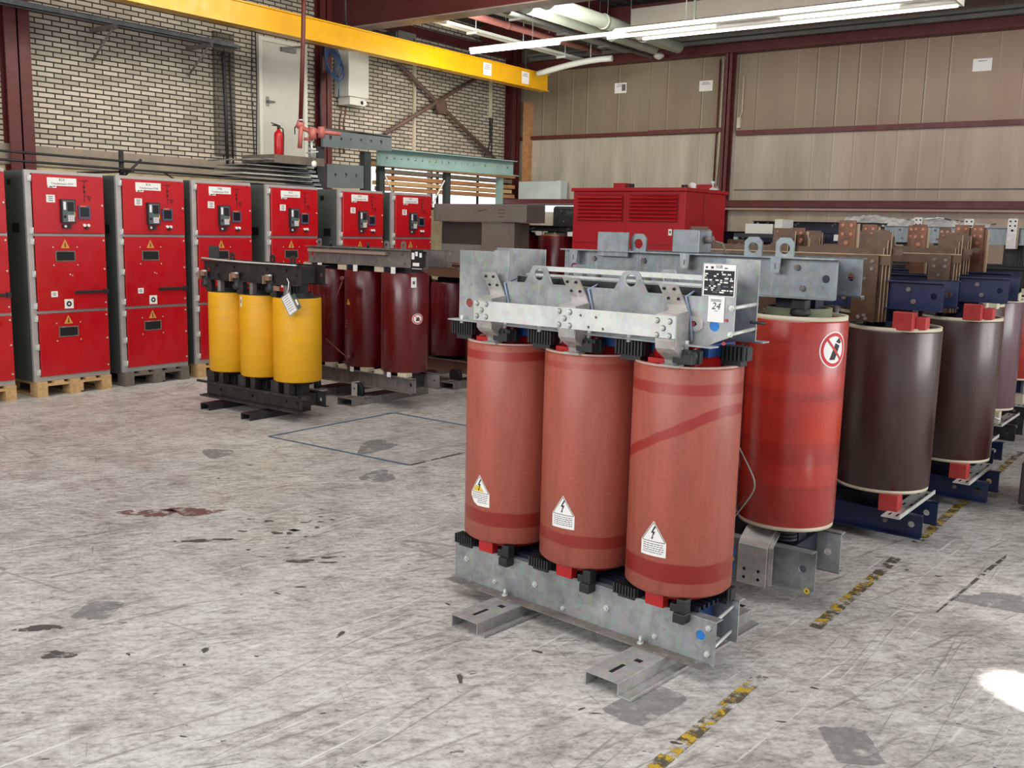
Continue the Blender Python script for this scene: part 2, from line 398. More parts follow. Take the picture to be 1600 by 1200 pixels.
def quadline(p0, p1, w, name, mat, z):
    p0, p1 = Vector(p0), Vector(p1); d = (p1-p0).normalized(); n = Vector((-d.y, d.x))*w/2
    mb = MB(); mb.poly([tuple(p0-n), tuple(p1-n), tuple(p1+n), tuple(p0+n)], 0, z); return mb.build(name, mat, fl)
quadline((-1.365, 2.3), (-1.365, 3.52), .055, 'painted_line', DRK, .0012)
quadline((-1.365, 2.3), (-1.365, 3.45), .05, 'painted_line', YEL, .002)
quadline((-1.37, 4.12), (-1.37, 5.35), .055, 'painted_line', DRK, .0012)
quadline((-1.375, 4.15), (-1.375, 5.0), .05, 'painted_line', YEL, .002)
quadline((-1.36, 5.7), (-1.36, 8.8), .055, 'painted_line', DRK, .0012)
quadline((-1.36, 5.75), (-1.36, 8.5), .05, 'painted_line', YEL, .002)
BR = [(-6.185, 5.09), (-4.70, 5.133), (-4.63, 6.52), (-6.17, 6.52)]
for i, (a, b_, mm) in enumerate(((0, 1, LB), (0, 3, LB), (3, 2, LB), (1, 2, LBD))):
    quadline(BR[a], BR[b_], .03, 'tape_line', mm, .0014)
def blob(x, y, rx, ry, rot, mat, z=.0016, n=26, jag=.35, sq=False):
    mb = MB(); pts = []
    for k in range(n):
        a = 2*pi*k/n; q = 1+jag*.6*sin(2*a+x*9)+jag*.5*sin(3*a+y*7)+random.uniform(-.12, .12)
        if sq: q = 1/max(abs(cos(a)), abs(sin(a)))*(1+random.uniform(-.04, .04))
        px, py = rx*q*cos(a), ry*q*sin(a); pts.append((x+px*cos(rot)-py*sin(rot), y+px*sin(rot)+py*cos(rot)))
    mb.poly(pts, 0, z); return mb.build('floor_mark', mat, fl)
for a in ((-3.90, 1.99, .03, .10, 2.35, STN), (-3.60, 1.90, .04, .06, 2.35, STN), (-3.90, 2.254, .08, .10, .6, PCH, .0016, 26, .1, True), (-5.02, 3.26, .09, .14, 2.35, STR), (-4.86, 3.44, .08, .17, 2.35, STR),
          (-3.72, 3.254, .03, .06, 2.35, STN), (-3.66, 3.38, .02, .07, 2.35, STN), (-3.60, 3.33, .015, .04, 2.35, STN), (-4.39, 3.11, .03, .09, 2.35, STN), (-4.3, 3.22, .02, .05, 2.35, STN),
          (-.914, 3.206, .08, .12, .6, PCH, .0016, 26, .1, True), (-1.60, 3.02, .09, .16, -.12, PCH, .0016, 26, .1, True), (-6.0, 4.45, .10, .16, .6, PCH), (-4.65, 4.75, .10, .18, .2, PCH),  # includes a greyer rectangle beside the right front foot
          (-5.3, 5.4, .12, .25, .3, PCH), (-2.9, 2.75, .012, .03, .4, STN), (-3.2, 2.3, .012, .03, .4, STN), (-2.25, 2.75, .012, .035, .8, STN), (-.95, 5.3, .012, .5, -.08, STN), (-.8, 5.0, .2, .1, .2, PCH)):
    blob(*a)
for k in range(16):   # scattered paint chips
    blob(-4.20+random.gauss(0, .13), 3.60+random.gauss(0, .16), random.uniform(.006, .022), random.uniform(.015, .045), 2.3, STN)
for k in range(46):   # small dark flecks all over the aisle
    yy = random.uniform(1.6, 5.6); blob(-.9-random.random()*yy*1.25, yy, random.uniform(.003, .010), random.uniform(.006, .026), 2.2+random.gauss(0, .4), STF)

# ---- left wall
mt, nt, b = newmat('cream_brickwork')
tc = N(nt, 'ShaderNodeTexCoord'); sp_ = N(nt, 'ShaderNodeSeparateXYZ'); L(nt, tc.outputs['Object'], sp_.inputs[0])
cb = N(nt, 'ShaderNodeCombineXYZ'); L(nt, sp_.outputs[1], cb.inputs[0]); L(nt, sp_.outputs[2], cb.inputs[1])
br = N(nt, 'ShaderNodeTexBrick'); L(nt, cb.outputs[0], br.inputs['Vector']); br.offset = .5
for k, vv in (('Scale', 1), ('Mortar Size', .0095), ('Mortar Smooth', .15), ('Bias', 0), ('Brick Width', .215), ('Row Height', .0612)): br.inputs[k].default_value = vv
br.inputs['Color1'].default_value = srgb(226, 214, 196); br.inputs['Color2'].default_value = srgb(190, 178, 160); br.inputs['Mortar'].default_value = srgb(58, 50, 41)
dirt = ramp(nt, noise(nt, tc.outputs['Object'], .55, 6, .6), [(.3, g4(.62)), (.65, g4(1))]); c = mix(nt, 1, br.outputs['Color'], dirt, 'MULTIPLY')
hz = ramp(nt, mth(nt, 'DIVIDE', mth(nt, 'SUBTRACT', sp_.outputs[2], 2.5), 2.8), [(0, g4(1)), (1, g4(.82))]); c = mix(nt, 1, c, hz, 'MULTIPLY')  # brighter lower bricks: light falloff painted into the brick colour
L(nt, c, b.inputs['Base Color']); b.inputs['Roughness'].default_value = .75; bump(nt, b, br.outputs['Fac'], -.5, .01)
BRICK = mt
PLAST = paint('stained_concrete_band', srgb(150, 138, 126), .8, .18, 2, dust=(srgb(188, 168, 128), .6))
PLASY = paint('yellowed_plaster', srgb(196, 182, 146), .8, .15, 3, dust=(srgb(140, 116, 88), .7))
wl = MB()
wl.box(XW-.25, XW, YN, 11.9, 2.54, ZC, 0); wl.box(XW-.25, XW, 11.9, YB, 2.78, ZC, 0)
wl.box(XW-.25, XW+.03, YN, 11.9, 2.30, 2.54, 1); wl.box(XW-.25, XW, YN, 11.9, 0, 2.30, 2)
wl.box(XW-.25, XW, 11.9, YB, 0, 1.98, 2); wl.box(XW-.25, XW, 15.85, YB, 1.98, 2.78, 1)
wl.box(XW, XW+.05, 8.98, 9.32, 2.62, 4.3, 3)
BRD = BRICK.copy(); BRD.name = 'darker_brickwork'  # same brickwork in darker brick colours for one vertical strip
for n_ in BRD.node_tree.nodes:
    if n_.type == 'TEX_BRICK': n_.inputs['Color1'].default_value = srgb(128, 122, 108); n_.inputs['Color2'].default_value = srgb(108, 104, 92)
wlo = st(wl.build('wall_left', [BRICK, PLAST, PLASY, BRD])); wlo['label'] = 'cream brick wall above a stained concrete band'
# window strip low in the left wall
SKYM = flat('daylight_outside', (.93, .96, 1, 1), .5, 1.6)
wn = st(MB().box(XW-.24, XW-.2, 11.9, 15.85, 1.98, 2.78).build('window_1', SKYM)); wn['label'] = 'long low window strip with daylight outside'
wf = MB()
for y in (11.9, 13.68, 15.78): wf.box(XW-.16, XW-.08, y, y+.07, 1.98, 2.78)
wf.box(XW-.16, XW-.08, 11.9, 15.85, 2.72, 2.78); wf.box(XW-.16, XW-.08, 11.9, 15.85, 1.98, 2.03)
wf.build('window_frame', GREYT, wn)
# door
d1 = st(MB().box(XW, XW+.05, 9.80, 10.60, 2.60, 4.30).build('door_1', DOORW, bev=.004)); d1['label'] = 'tall off-white steel door set high in the brick wall'
df = MB(); df.box(XW, XW+.07, 9.74, 9.80, 2.60, 4.36); df.box(XW, XW+.07, 10.60, 10.66, 2.60, 4.36); df.box(XW, XW+.07, 9.8, 10.6, 4.30, 4.36); df.build('door_frame', WHITEP, d1)
dh = MB(); dh.cyl((XW+.05, 9.9, 3.45), (XW+.10, 9.9, 3.45), .02); dh.cyl((XW+.10, 9.88, 3.45), (XW+.10, 10.0, 3.45), .012); dh.box(XW+.05, XW+.057, 9.87, 9.93, 3.38, 3.52); dh.build('door_handle', GREYT, d1)
dc = MB(); dc.box(XW+.05, XW+.10, 10.15, 10.42, 4.2, 4.26); dc.cyl((XW+.09, 10.2, 4.25), (XW+.12, 10.5, 4.31), .012); dc.build('door_closer', GREYT, d1)
# ---- back wall
mt, nt, b = newmat('sandwich_panel_cladding'); v = ocoord(nt)
sp_ = N(nt, 'ShaderNodeSeparateXYZ'); tcc = N(nt, 'ShaderNodeTexCoord'); L(nt, tcc.outputs['Object'], sp_.inputs[0])
xm = mth(nt, 'FRACT', mth(nt, 'DIVIDE', mth(nt, 'ADD', sp_.outputs[0], 40), .335)); seam = mth(nt, 'LESS_THAN', mth(nt, 'ABSOLUTE', mth(nt, 'SUBTRACT', xm, .5)), .022)
seaml = mth(nt, 'LESS_THAN', mth(nt, 'ABSOLUTE', mth(nt, 'SUBTRACT', xm, .555)), .03)
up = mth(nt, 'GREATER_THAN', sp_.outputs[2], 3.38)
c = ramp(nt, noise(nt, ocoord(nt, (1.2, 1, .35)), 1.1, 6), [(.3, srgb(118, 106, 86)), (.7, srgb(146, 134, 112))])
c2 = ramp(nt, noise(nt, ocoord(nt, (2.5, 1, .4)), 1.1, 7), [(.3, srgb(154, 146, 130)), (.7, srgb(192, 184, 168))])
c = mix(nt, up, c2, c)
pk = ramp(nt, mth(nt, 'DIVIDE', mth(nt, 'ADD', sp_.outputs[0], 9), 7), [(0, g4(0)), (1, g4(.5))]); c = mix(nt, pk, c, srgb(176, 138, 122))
panel_id = N(nt, 'ShaderNodeTexWhiteNoise', noise_dimensions='1D'); L(nt, mth(nt, 'FLOOR', mth(nt, 'DIVIDE', mth(nt, 'ADD', sp_.outputs[0], 40.1675), .335)), panel_id.inputs['W'])
c = mix(nt, mth(nt, 'MULTIPLY', panel_id.outputs[0], .10), c, srgb(110, 92, 74))
fade = ramp(nt, noise(nt, ocoord(nt, (3.1, 1, .15)), 1.0, 2), [(.42, g4(0)), (.55, g4(.75))])
c = mix(nt, mth(nt, 'MULTIPLY', mth(nt, 'MULTIPLY', seam, fade), mth(nt, 'MULTIPLY_ADD', up, .7, .3)), c, srgb(66, 54, 40))
c = mix(nt, mth(nt, 'MULTIPLY', mth(nt, 'MULTIPLY', seaml, fade), .35), c, srgb(210, 200, 180))
L(nt, c, b.inputs['Base Color']); b.inputs['Roughness'].default_value = .5
PANEL = mt
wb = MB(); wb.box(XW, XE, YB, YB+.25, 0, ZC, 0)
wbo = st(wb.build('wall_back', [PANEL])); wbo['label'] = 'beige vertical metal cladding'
# steel of the back wall
def steel(name, label, boxes, mat=DREDSTEEL):
    mb = MB()
    for q in boxes: mb.box(*q)
    o = st(mb.build(name, mat)); o['label'] = label; return o
steel('trim_1', 'thin dark red rail across the upper back wall', [(XW+.15, -8.97, YB-.07, YB, 3.40, 3.46), (-8.97, -7.55, YB-.10, YB, 3.40, 3.47), (-7.3, XE, YB-.07, YB, 3.33, 3.41)])
PINKR = flat('worn_rail_edge', srgb(178, 142, 130), .6)
steel('trim_2', 'dark red channel beam low on the back wall', [(XW+.2, XE, YB-.14, YB, 2.14, 2.245), (XW+.2, XE, YB-.15, YB-.13, 2.235, 2.25)])
steel('trim_3', 'pale worn lower flange of the back wall beam', [(-7.9, XE, YB-.17, YB, 2.09, 2.12)], PINKR)
steel('trim_4', 'dark red roof edge beam along the back wall', [(XW, XE, YB-.20, YB, 4.68, 4.82), (XW, XE, YB-.26, YB, 4.66, 4.685)])
steel('trim_5', 'grey gutter rails above the back wall beam', [(XW+.6, XE, YB-.42, YB-.34, 4.80, 4.86), (XW+.6, XE, YB-.55, YB-.5, 4.86, 4.9), (XW+.6, XE, YB-.3, YB-.28, 4.84, 4.95)], GREYT)
steel('trim_6', 'seam strip under the back wall panels', [(-7.3, XE, YB-.02, YB, 2.42, 2.44)], CARD)
def ibeam_v(name, label, x, y, w, d, z0, z1, mat=DREDSTEEL, web='x'):
    mb = MB(); t = .02
    if web == 'x':   # flanges face +-x
        mb.box(x-w/2, x-w/2+t, y-d/2, y+d/2, z0, z1); mb.box(x+w/2-t, x+w/2, y-d/2, y+d/2, z0, z1); mb.box(x-w/2, x+w/2, y-t/2, y+t/2, z0, z1)
    else:
        mb.box(x-d/2, x+d/2, y-w/2, y-w/2+t, z0, z1); mb.box(x-d/2, x+d/2, y+w/2-t, y+w/2, z0, z1); mb.box(x-t/2, x+t/2, y-w/2, y+w/2, z0, z1)
    o = st(mb.build(name, mat)); o['label'] = label; return o
ibeam_v('trim_7', 'dark red steel column at the left beside the brick wall', XW+.075, 6.16, .15, .30, 0, ZC, DREDSTEEL)
ibeam_v('trim_8', 'dark red steel column behind the coiled blue hose', XW+.075, 10.98, .15, .22, 0, ZC, DREDSTEEL)
ibeam_v('trim_9', 'dark red steel column in the far corner', XW+.10, 15.86, .20, .24, 0, ZC, OXD)
ibeam_v('trim_10', 'dark red steel column in the middle of the back wall', -7.44, YB-.11, .17, .12, 0, 4.7, DREDSTEEL, web='y')
steel('trim_11', 'orange brown timber post in the far corner', [(XW+.27, XW+.42, YB-.12, YB, 0, 4.1)], WOODO)
mb_ = MB(); mb_.tube([(-7.60, YB-.05, 4.6), (-7.60, YB-.05, 3.2), (-7.62, YB-.05, 2.5)], .018, 8); o_ = st(mb_.build('trim_22', CREAM)); o_['label'] = 'pale conduit on the wall left of the middle steel column'
mb_ = MB(); mb_.tube([(-7.66, YB-.05, 4.6), (-7.67, YB-.05, 2.5)], .014, 8); o_ = st(mb_.build('trim_23', DREDSTEEL)); o_['label'] = 'thin dark red pipe left of the middle steel column'
mb_ = MB(); mb_.tube([(-7.22, YB-.05, 4.3), (-7.22, YB-.05, 3.7), (-7.27, YB-.05, 3.6)], .008, 8); mb_.box(-7.30, -7.24, YB-.06, YB, 3.45, 3.62); o_ = st(mb_.build('trim_24', CREAM)); o_['label'] = 'small pale socket box right of the middle steel column'
# ---- ceiling
mt, nt, b = newmat('dark_roof_deck'); b.inputs['Base Color'].default_value = srgb(62, 58, 54); b.inputs['Roughness'].default_value = .6
DECK = mt
cl = MB(); x = XW-.3
while x < XE:
    for a, bb, z0, z1 in ((0, .10, ZC, ZC), (.10, .13, ZC, ZC+.07), (.13, .22, ZC+.07, ZC+.07), (.22, .25, ZC+.07, ZC)):
        q = [cl._v(p) for p in ((x+a, YN, z0), (x+bb, YN, z1), (x+bb, YB+.3, z1), (x+a, YB+.3, z0))]; cl.face(q)
    x += .25
ce = st(cl.build('ceiling', DECK)); ce['label'] = 'dark corrugated steel roof deck'
# roof steel
def Hbeam_x(name, label, y, z0, h, w, x0, x1, mat):
    return steel(name, label, [(x0, x1, y-w/2, y+w/2, z0, z0+.02), (x0, x1, y-.01, y+.01, z0, z0+h), (x0, x1, y-w/2, y+w/2, z0+h-.02, z0+h)], mat)
Hbeam_x('trim_12', 'deep dark red roof girder crossing the hall', 11.1, 4.62, .72, .26, XW+.1, XE, OXD)
steel('trim_13', 'worn grey lower flange of the roof girder', [(XW+.1, XE, 10.95, 11.25, 4.60, 4.618)], paint('worn_flange', srgb(134, 116, 104), .5, .15, 3))
for i, (x, nme) in enumerate(((-9.0, 'first'), (-6.2, 'second'), (-3.4, 'third'))):
    steel('trim_%d' % (14+i), nme+' dark red purlin under the roof deck', [(x-.06, x+.06, 0, YB, 5.12, 5.14), (x-.01, x+.01, 0, YB, 5.12, 5.34)], OXD)
steel('trim_17', 'dark red wall rail high on the brick wall', [(XW, XW+.14, 11.3, 15.75, 4.88, 5.02)], OXD)
steel('trim_19', 'dark roof beam running beside the back wall', [(XW+.3, XE, 14.6, 14.8, 4.98, 5.3)], OXD)
# diagonal bracing on the brick wall
bm_ = MB(); xb = XW+.16
for p, q in (((12.2, 4.55), (15.3, 2.95)), ((12.25, 3.18), (15.1, 4.62))):
    bm_.cyl((xb, p[0], p[1]), (xb, q[0], q[1]), .035, 8)
bm_.cyl((xb-.03, 13.66, 3.78), (xb+.05, 13.66, 3.78), .13, 12)
BRC = paint('dusty_brown_brace', srgb(104, 80, 72), .6, .15, 4)
br_ = st(bm_.build('trim_18', BRC)); br_['label'] = 'brown diagonal cross bracing on the brick wall'

# ================================================================== YELLOW CRANE BEAM
cb_ = empty('crane_beam', (-10.6, 9, 4.12)); tag(cb_, 'long yellow steel crane beam hung along the brick wall', 'beam')
mb = MB()
mb.box(-.10, .10, -12, 6.07, 0, .018); mb.box(-.10, .10, -12, 6.07, .28, .298); mb.box(-.10, -.08, -12, 6.05, .018, .28); mb.box(.06, .075, -12, 6.05, .018, .28)
mb.build('box_girder', YELB, cb_)
mb = MB()
for y in (-3.2, -.6, 1.2, 2.6, 4.1, 5.5): mb.box(-.05, .05, y-.03, y+.03, .298, .325); mb.cyl((0, y, .32), (0, y, .37), .012, 8)
mb.build('clamp_bolt', BLKS, cb_)
mb = MB()
for y in (-3.2, 1.2, 5.5): mb.cyl((-.02, y, .29), (-.02, y, 1.22), .014, 8)
mb.build('hanger_rod', BLKS, cb_)
def paper(name, label, M, w, h, lines=3, cat='sign', group=None, blot=False, parent=None):
    mb = MB(); mb.box(-w/2, w/2, 0, h, -.004, 0) if False else None
    mb.M = M; mb.rect(-w/2, w/2, 0, h, 0, .002)
    for k in range(lines):
        v0 = h*(.78-k*.14); ww = w*(.25 if k == 0 else .36); mb.rect(-ww, ww*.9, v0, v0+h*.05, 1, .003)
    if blot: mb.rect(w*.1, w*.42, h*.2, h*.85, 2, .0035)
    o = mb.build(name, [WHITE, INKG, INKG], parent)
    if label: tag(o, label, cat, group)
    return o
paper('paper_sign', 'white paper notice on the yellow beam, left of the pair', T(-10.522, 13.30, 4.17) @ MYZ, .22, .2, 3)
paper('paper_sign', 'white paper notice near the end of the yellow beam', T(-10.522, 14.37, 4.17) @ MYZ, .22, .2, 2)
paper('paper_sign', 'crumpled white notice on the back wall panels, leftmost', T(-9.63, YB-.005, 4.165) @ MXZ, .25, .18, 2, blot=True)
paper('paper_sign', 'white notice beside the steel column on the back wall', T(-7.93, YB-.005, 4.10) @ MXZ, .25, .175, 2)
paper('paper_sign', 'white notice at far right of the back wall panels', T(-3.53, YB-.005, 4.12) @ MXZ, .26, .18, 1)

# ================================================================== LIGHT FITTINGS, DUCTS, TRAYS
lt = empty('strip_light', (-6.5, 12.1, 4.3)); tag(lt, 'long suspended fluorescent strip light below the roof', 'ceiling light')
mb = MB(); mb.box(-3.4, 3.5, -.035, .035, .02, .07); mb.build('mounting_rail', WHITEP, lt)
for a, b_ in ((-3.39, -1.78), (-.98, .62), (1.5, 2.9)):
    mb = MB(); mb.cyl((a, 0, 0), (b_, 0, 0), .018, 10); mb.build('lamp_tube_or_rim_glow', TUBE, lt)
mb = MB()
for s in (-1, 1):
    pr = [(s*.04, .055), (s*.16, .05), (s*.26, .035), (s*.33, .0), (s*.345, 0), (s*.27, .05), (s*.16, .066), (s*.04, .07)]
    mb.prism(pr, 'yz', -.7, 3.5)
mb.box(3.5, 3.52, -.34, .34, -.005, .07)
mb.build('reflector', WHITEP, lt)
for s, a in ((-1, -.55), (1, -.6)):
    mb = MB(); mb.cyl((a, s*.31, .0), (3.46, s*.31, .0), .014, 10); mb.build('lamp_tube_or_rim_glow', flat('rim_glow%d' % (s+1), (1, .98, .92, 1), .4, 4), lt)  # glowing strips added for the lit reflector rims, no tubes there
mb = MB()
for x in (-2.25, .2, 1.8, 3.2): mb.cyl((x, 0, .06), (x, 0, 1.05), .006, 6)
mb.build('suspension_wire', GREYT, lt)
lb = empty('strip_light', (-2.1, 12.3, 4.35)); tag(lb, 'second fluorescent strip light, just entering at the upper right', 'ceiling light')
mb = MB(); mb.box(0, 3, -.05, .05, .02, .07); mb.build('mounting_rail', WHITEP, lb)
mb = MB(); mb.cyl((0, 0, 0), (3, 0, 0), .018, 10); mb.build('lamp_tube_or_rim_glow', TUBE, lb)
mb = MB()
for x in (.5, 2.5): mb.cyl((x, 0, .06), (x, 0, 1.0), .006, 6)
mb.build('suspension_wire', GREYT, lb)
def duct_y(x, z, r, y0, y1, label, name='air_duct', mat=DUCT, joints=()):
    o = empty(name, (x, y0, z)); tag(o, label, 'pipe')
    MB().cyl((0, 0, 0), (0, y1-y0, 0), r, 20).build('pipe_body', mat, o)
    for j in joints: MB().cyl((0, j-.03, 0), (0, j+.03, 0), r*1.12, 20).build('joint_collar', mat, o)
    mb = MB()
    for q in (.3, .6, .9): mb.cyl((0, (y1-y0)*q, r*.9), (0, (y1-y0)*q, 5.33-z), .006, 6)
    mb.build('hanger_rod', GREYT, o); return o
duct_y(-8.08, 4.72, .10, 11.35, 15.3, 'thickest pale round duct under the roof, rightmost of the pair', joints=(1.6, 2.8))
duct_y(-8.42, 4.69, .085, 11.35, 15.1, 'slimmer pale round duct beside the thickest one', joints=(2.4,))
duct_y(-8.75, 4.66, .03, 11.35, 15.6, 'thin grey conduit running beside the pale ducts', 'conduit_pipe', GREYT)
duct_y(-9.55, 4.74, .05, 11.35, 15.2, 'pinkish red pipe running under the roof beside grey trays', 'red_pipe', paint('pink_red_pipe', srgb(150, 92, 84), .5, .1, 4), joints=(1.2, 2.6))
def tray(x, z, w, y0, y1, label, mat=GREYT):
    o = empty('cable_tray', (x, y0, z)); tag(o, label, 'cable tray')
    mb = MB(); mb.box(-w/2, w/2, 0, y1-y0, 0, .005); mb.box(-w/2, -w/2+.005, 0, y1-y0, 0, .05); mb.box(w/2-.005, w/2, 0, y1-y0, 0, .05); mb.build('tray_channel', mat, o)
    mb = MB()
    for q in (.2, .5, .8): mb.box(-w/2-.02, w/2+.02, (y1-y0)*q, (y1-y0)*q+.04, -.03, 0); mb.cyl((w/2+.01, (y1-y0)*q+.02, -.02), (w/2+.01, (y1-y0)*q+.02, 5.33-z), .006, 6)
    mb.build('hanger_bracket', mat, o)
    mb = MB(); mb.tube([(-w*.2, 0, .02), (-w*.15, (y1-y0)/2, .022), (-w*.22, y1-y0, .02)], .012); mb.tube([(w*.15, 0, .02), (w*.2, (y1-y0)/2, .022), (w*.1, y1-y0, .02)], .014); mb.build('cable', BLK, o)
    return o
tray(-9.95, 4.62, .14, 11.35, 15.4, 'bright narrow cable tray under the roof above the yellow beam', WHITED)
tray(-9.12, 4.74, .22, 11.35, 15.5, 'wide grey cable tray between the pink pipe and ducts')
# grey box duct parallel to the strip light
o = empty('box_duct', (-7.6, 12.9, 4.60)); tag(o, 'grey rectangular duct running behind the strip light', 'duct')
MB().box(0, 13, 0, .32, 0, .24).build('duct_body', paint('warm_grey_duct', srgb(112, 106, 98), .6, .08, 2), o, bev=.01)
mb = MB()
for x in (1, 4, 7): mb.box(x, x+.03, -.01, .33, -.01, .25)
mb.build('joint_flange', GREYT, o)
for x in (1.1, 4.1, 7.1): MB().cyl((x, .02, .24), (x, .02, .74), .006, 6).build('hanger_rod', GREYT, o)
o = MB(); pts = [(-10.36+.19*k, 14.5+.04*k, 4.34+.20*sin(min(1, k/7)*pi/2)) for k in range(8)]
o.tube(pts, .05, 12); o.cyl((-9.41, 14.70, 4.5), (-9.41, 14.70, 5.33), .006, 6); tag(o.build('curved_hose', WHITED), 'pale curved hose dropping behind the end of the yellow beam', 'hose')
tag(MB().lathe([(.0, -.02), (.05, 0), (.09, .03), (.09, .06), (.05, .09), (0, .095)], (0, 0, 0), 20).build('smoke_detector', WHITEP, None, (-8.6, 15.6, 4.62)), 'small white round detector under the roof near the back wall', 'detector')
mb = MB(); mb.box(0, .5, 0, .32, 0, .03, 0); mb.box(.02, .25, .02, .3, .03, .10, 1); mb.box(.26, .49, .04, .28, .03, .07, 0)
tag(mb.build('tool_case', [paint('turquoise_case', srgb(30, 110, 130), .4, .2, 3), paint('dull_red_case', srgb(150, 50, 50), .5, .1, 3)], None, (-9.35, 14.0, 4.795)), 'turquoise and red cases stored on the tray under the roof', 'case')
# left-hand channel tray along the brick wall with brackets
o = empty('wall_channel', (-11.6, 4, 4.03)); tag(o, 'galvanised channel along the brick wall above the cabinets', 'cable tray')
mb = MB(); mb.box(-.02, .10, 0, 5.05, 0, .008); mb.box(-.02, -.012, 0, 5.05, 0, .09); mb.box(.09, .10, 0, 5.05, 0, .05); mb.build('channel', GALVB, o)
for y in (3.15, 4.55):
    mb = MB(); mb.box(-.4, .14, y, y+.05, -.05, 0); mb.cyl((-.38, y+.02, -.38), (.1, y+.02, -.03), .014, 8); mb.build('bracket', GALVD, o)
mb = MB(); mb.tube([(-11.90, 9.09, 4.02), (-11.93, 9.12, 3.9), (-11.93, 9.14, 3.2), (-11.93, 9.15, 2.5)], .022); mb.tube([(-11.9, 9.2, 4.02), (-11.93, 9.22, 3.9), (-11.93, 9.24, 3.2), (-11.93, 9.25, 2.5)], .012)
tag(mb.build('conduit_pipe', BLKS), 'black vertical conduit on the brick wall left of the door', 'pipe')
mb = MB(); mb.tube([(-11.93, 9.62, 4.4), (-11.94, 9.6, 3.6), (-11.93, 9.63, 2.6)], .008); mb.tube([(-11.93, 9.68, 4.4), (-11.94, 9.70, 3.6), (-11.93, 9.66, 2.6)], .008)
tag(mb.build('wall_cable', BLK), 'thin black cables hanging beside the white door frame', 'cable')
mb = MB(); mb.tube([(-11.8, 10.85, 4.4), (-11.85, 10.85, 3.6), (-11.8, 10.83, 2.6)], .012); mb.tube([(-11.85, 10.92, 4.4), (-11.88, 10.93, 3.6), (-11.85, 10.90, 2.6)], .009)
tag(mb.build('wall_cable', BLK), 'black cables on brickwork between door and red column', 'cable')
MB_ = MB(); MB_.box(-.02, .02, -.025, .025, 0, 1.55); tag(MB_.build('wall_trunking', CREAM, None, (XW+.03, 13.12, 2.86)), 'slim cream vertical trunking on the brick behind the bracing', 'trunking')
mb = MB(); mb.box(-.02, .02, -.03, .03, .75, 1.6, 0); mb.tube([(0, 0, .76), (.01, 0, .3), (.01, -.06, .15), (.01, -.3, -.1)], .012, 8, 1); mb.tube([(0, .06, .76), (0, .06, 0)], .010, 8, 1)
tag(mb.build('wall_trunking', [CREAM, BLK], None, (XW+.03, 15.25, 3.0)), 'cream trunking with black cable below, near the far corner', 'trunking')
# water heater
o = empty('water_heater', (XW+.02, 11.47, 3.40)); tag(o, 'white wall mounted water heater cabinet on the brick wall', 'water heater')
MB().box(0, .34, -.22, .22, .27, 1.03).build('casing', WHITEP, o, bev=.012)
MB().box(.03, .30, -.16, .18, .15, .27).build('lower_box', WHITEP, o, bev=.006)
mb = MB(); mb.M = T(.301, .1, .2) @ MYZ; mb.disc(0, 0, .03, 0, .001); mb.rect(.05, .10, -.03, .03, 1, .001); mb.build('control_knob', [INK, WHITE], o)
for yy in (-.15, -.06): MB().tube([(.1, yy, .15), (.1, yy, .05), (.05, yy, -.1), (.05, yy, -.6)], .012).build('water_pipe', COPR, o)
o = MB().box(0, .3, 0, .42, 0, .2).box(-.4, 0, .1, .14, .08, .1).box(.02, .28, -.03, 0, .03, .17); tag(o.build('junction_box', GREYT, None, (-11.6, 12.0, 4.55), bev=.006), 'grey box behind the yellow beam under the roof girder', 'box')
# coiled blue hose
mb = MB(); HB = paint('blue_hose', srgb(44, 78, 120), .45, .1, 6)
for k in range(5):
    pts = [((.02+.02*k)+.015*sin(3*a+k), (.10+.022*k)*cos(a+.1*k), (.16+.022*k)*sin(a)*(1+.06*sin(2*a+k))) for a in [2*pi*i/28 for i in range(29)]]; mb.tube(pts, .011, 6)
mb.tube([(.06, .10, -.16), (.06, .13, -.30), (.06, .12, -.5)], .011, 6); mb.cyl((-.14, 0, .12), (.14, 0, .12), .012, 8)
tag(mb.build('hose_coil', HB, None, (-11.72, 10.93, 4.12)), 'coiled blue hose hanging on the dark red column', 'hose')
# extinguisher
o = empty('fire_extinguisher', (-10.6, 8.96, 2.556)); tag(o, 'red fire extinguisher with black hose in front of the white door', 'fire extinguisher')
MB().lathe([(.055, 0), (.06, .01), (.06, .28), (.05, .315), (.025, .34), (.02, .36)], seg=24).build('cylinder', paint('extinguisher_red', srgb(190, 20, 24), .3, .05, 3), o)
mb = MB(); mb.cyl((0, 0, .35), (0, 0, .40), .018); mb.box(-.01, .01, -.10, .03, .395, .41); mb.cyl((0, 0, .41), (0, -.12, .43), .007); mb.build('valve_handle', BLK, o)
MB().tube([(0, .02, .385), (0, .075, .37), (0, .085, .28), (0, .08, .12), (0, .075, .03)], .010).build('hose', BLK, o)
MB().lathe([(.061, 0), (.062, .03)], seg=24).build('base_ring', BLK, o)
# red sprinkler riser with valves
o = empty('riser_pipe', (-10.15, 9.0, 2.98)); tag(o, 'dark red riser pipe coming down from the roof to a valve set', 'pipe')
MB().tube([(-.06, 0, .02), (0, 0, 1.0), (.05, 0, 2.35)], .028, 12).build('pipe_body', DREDSTEEL, o)
VP = paint('pinkish_valve_paint', srgb(186, 104, 96), .45, .12, 6)
mb = MB(); mb.cyl((-.05, 0, -.02), (-.08, 0, -.32), .03); mb.cyl((-.09, 0, -.06), (-.05, 0, .02), .05); mb.cyl((-.06, .02, -.06), (.10, .10, -.12), .03)
mb.cyl((.08, .08, -.06), (.08, .08, -.2), .05); mb.cyl((.1, .1, -.1), (.32, .35, -.12), .028); mb.cyl((.16, .16, -.18), (.16, .16, -.04), .045); mb.cyl((-.02, .02, -.2), (.08, .08, -.2), .02)
mb.build('valve_body', VP, o)
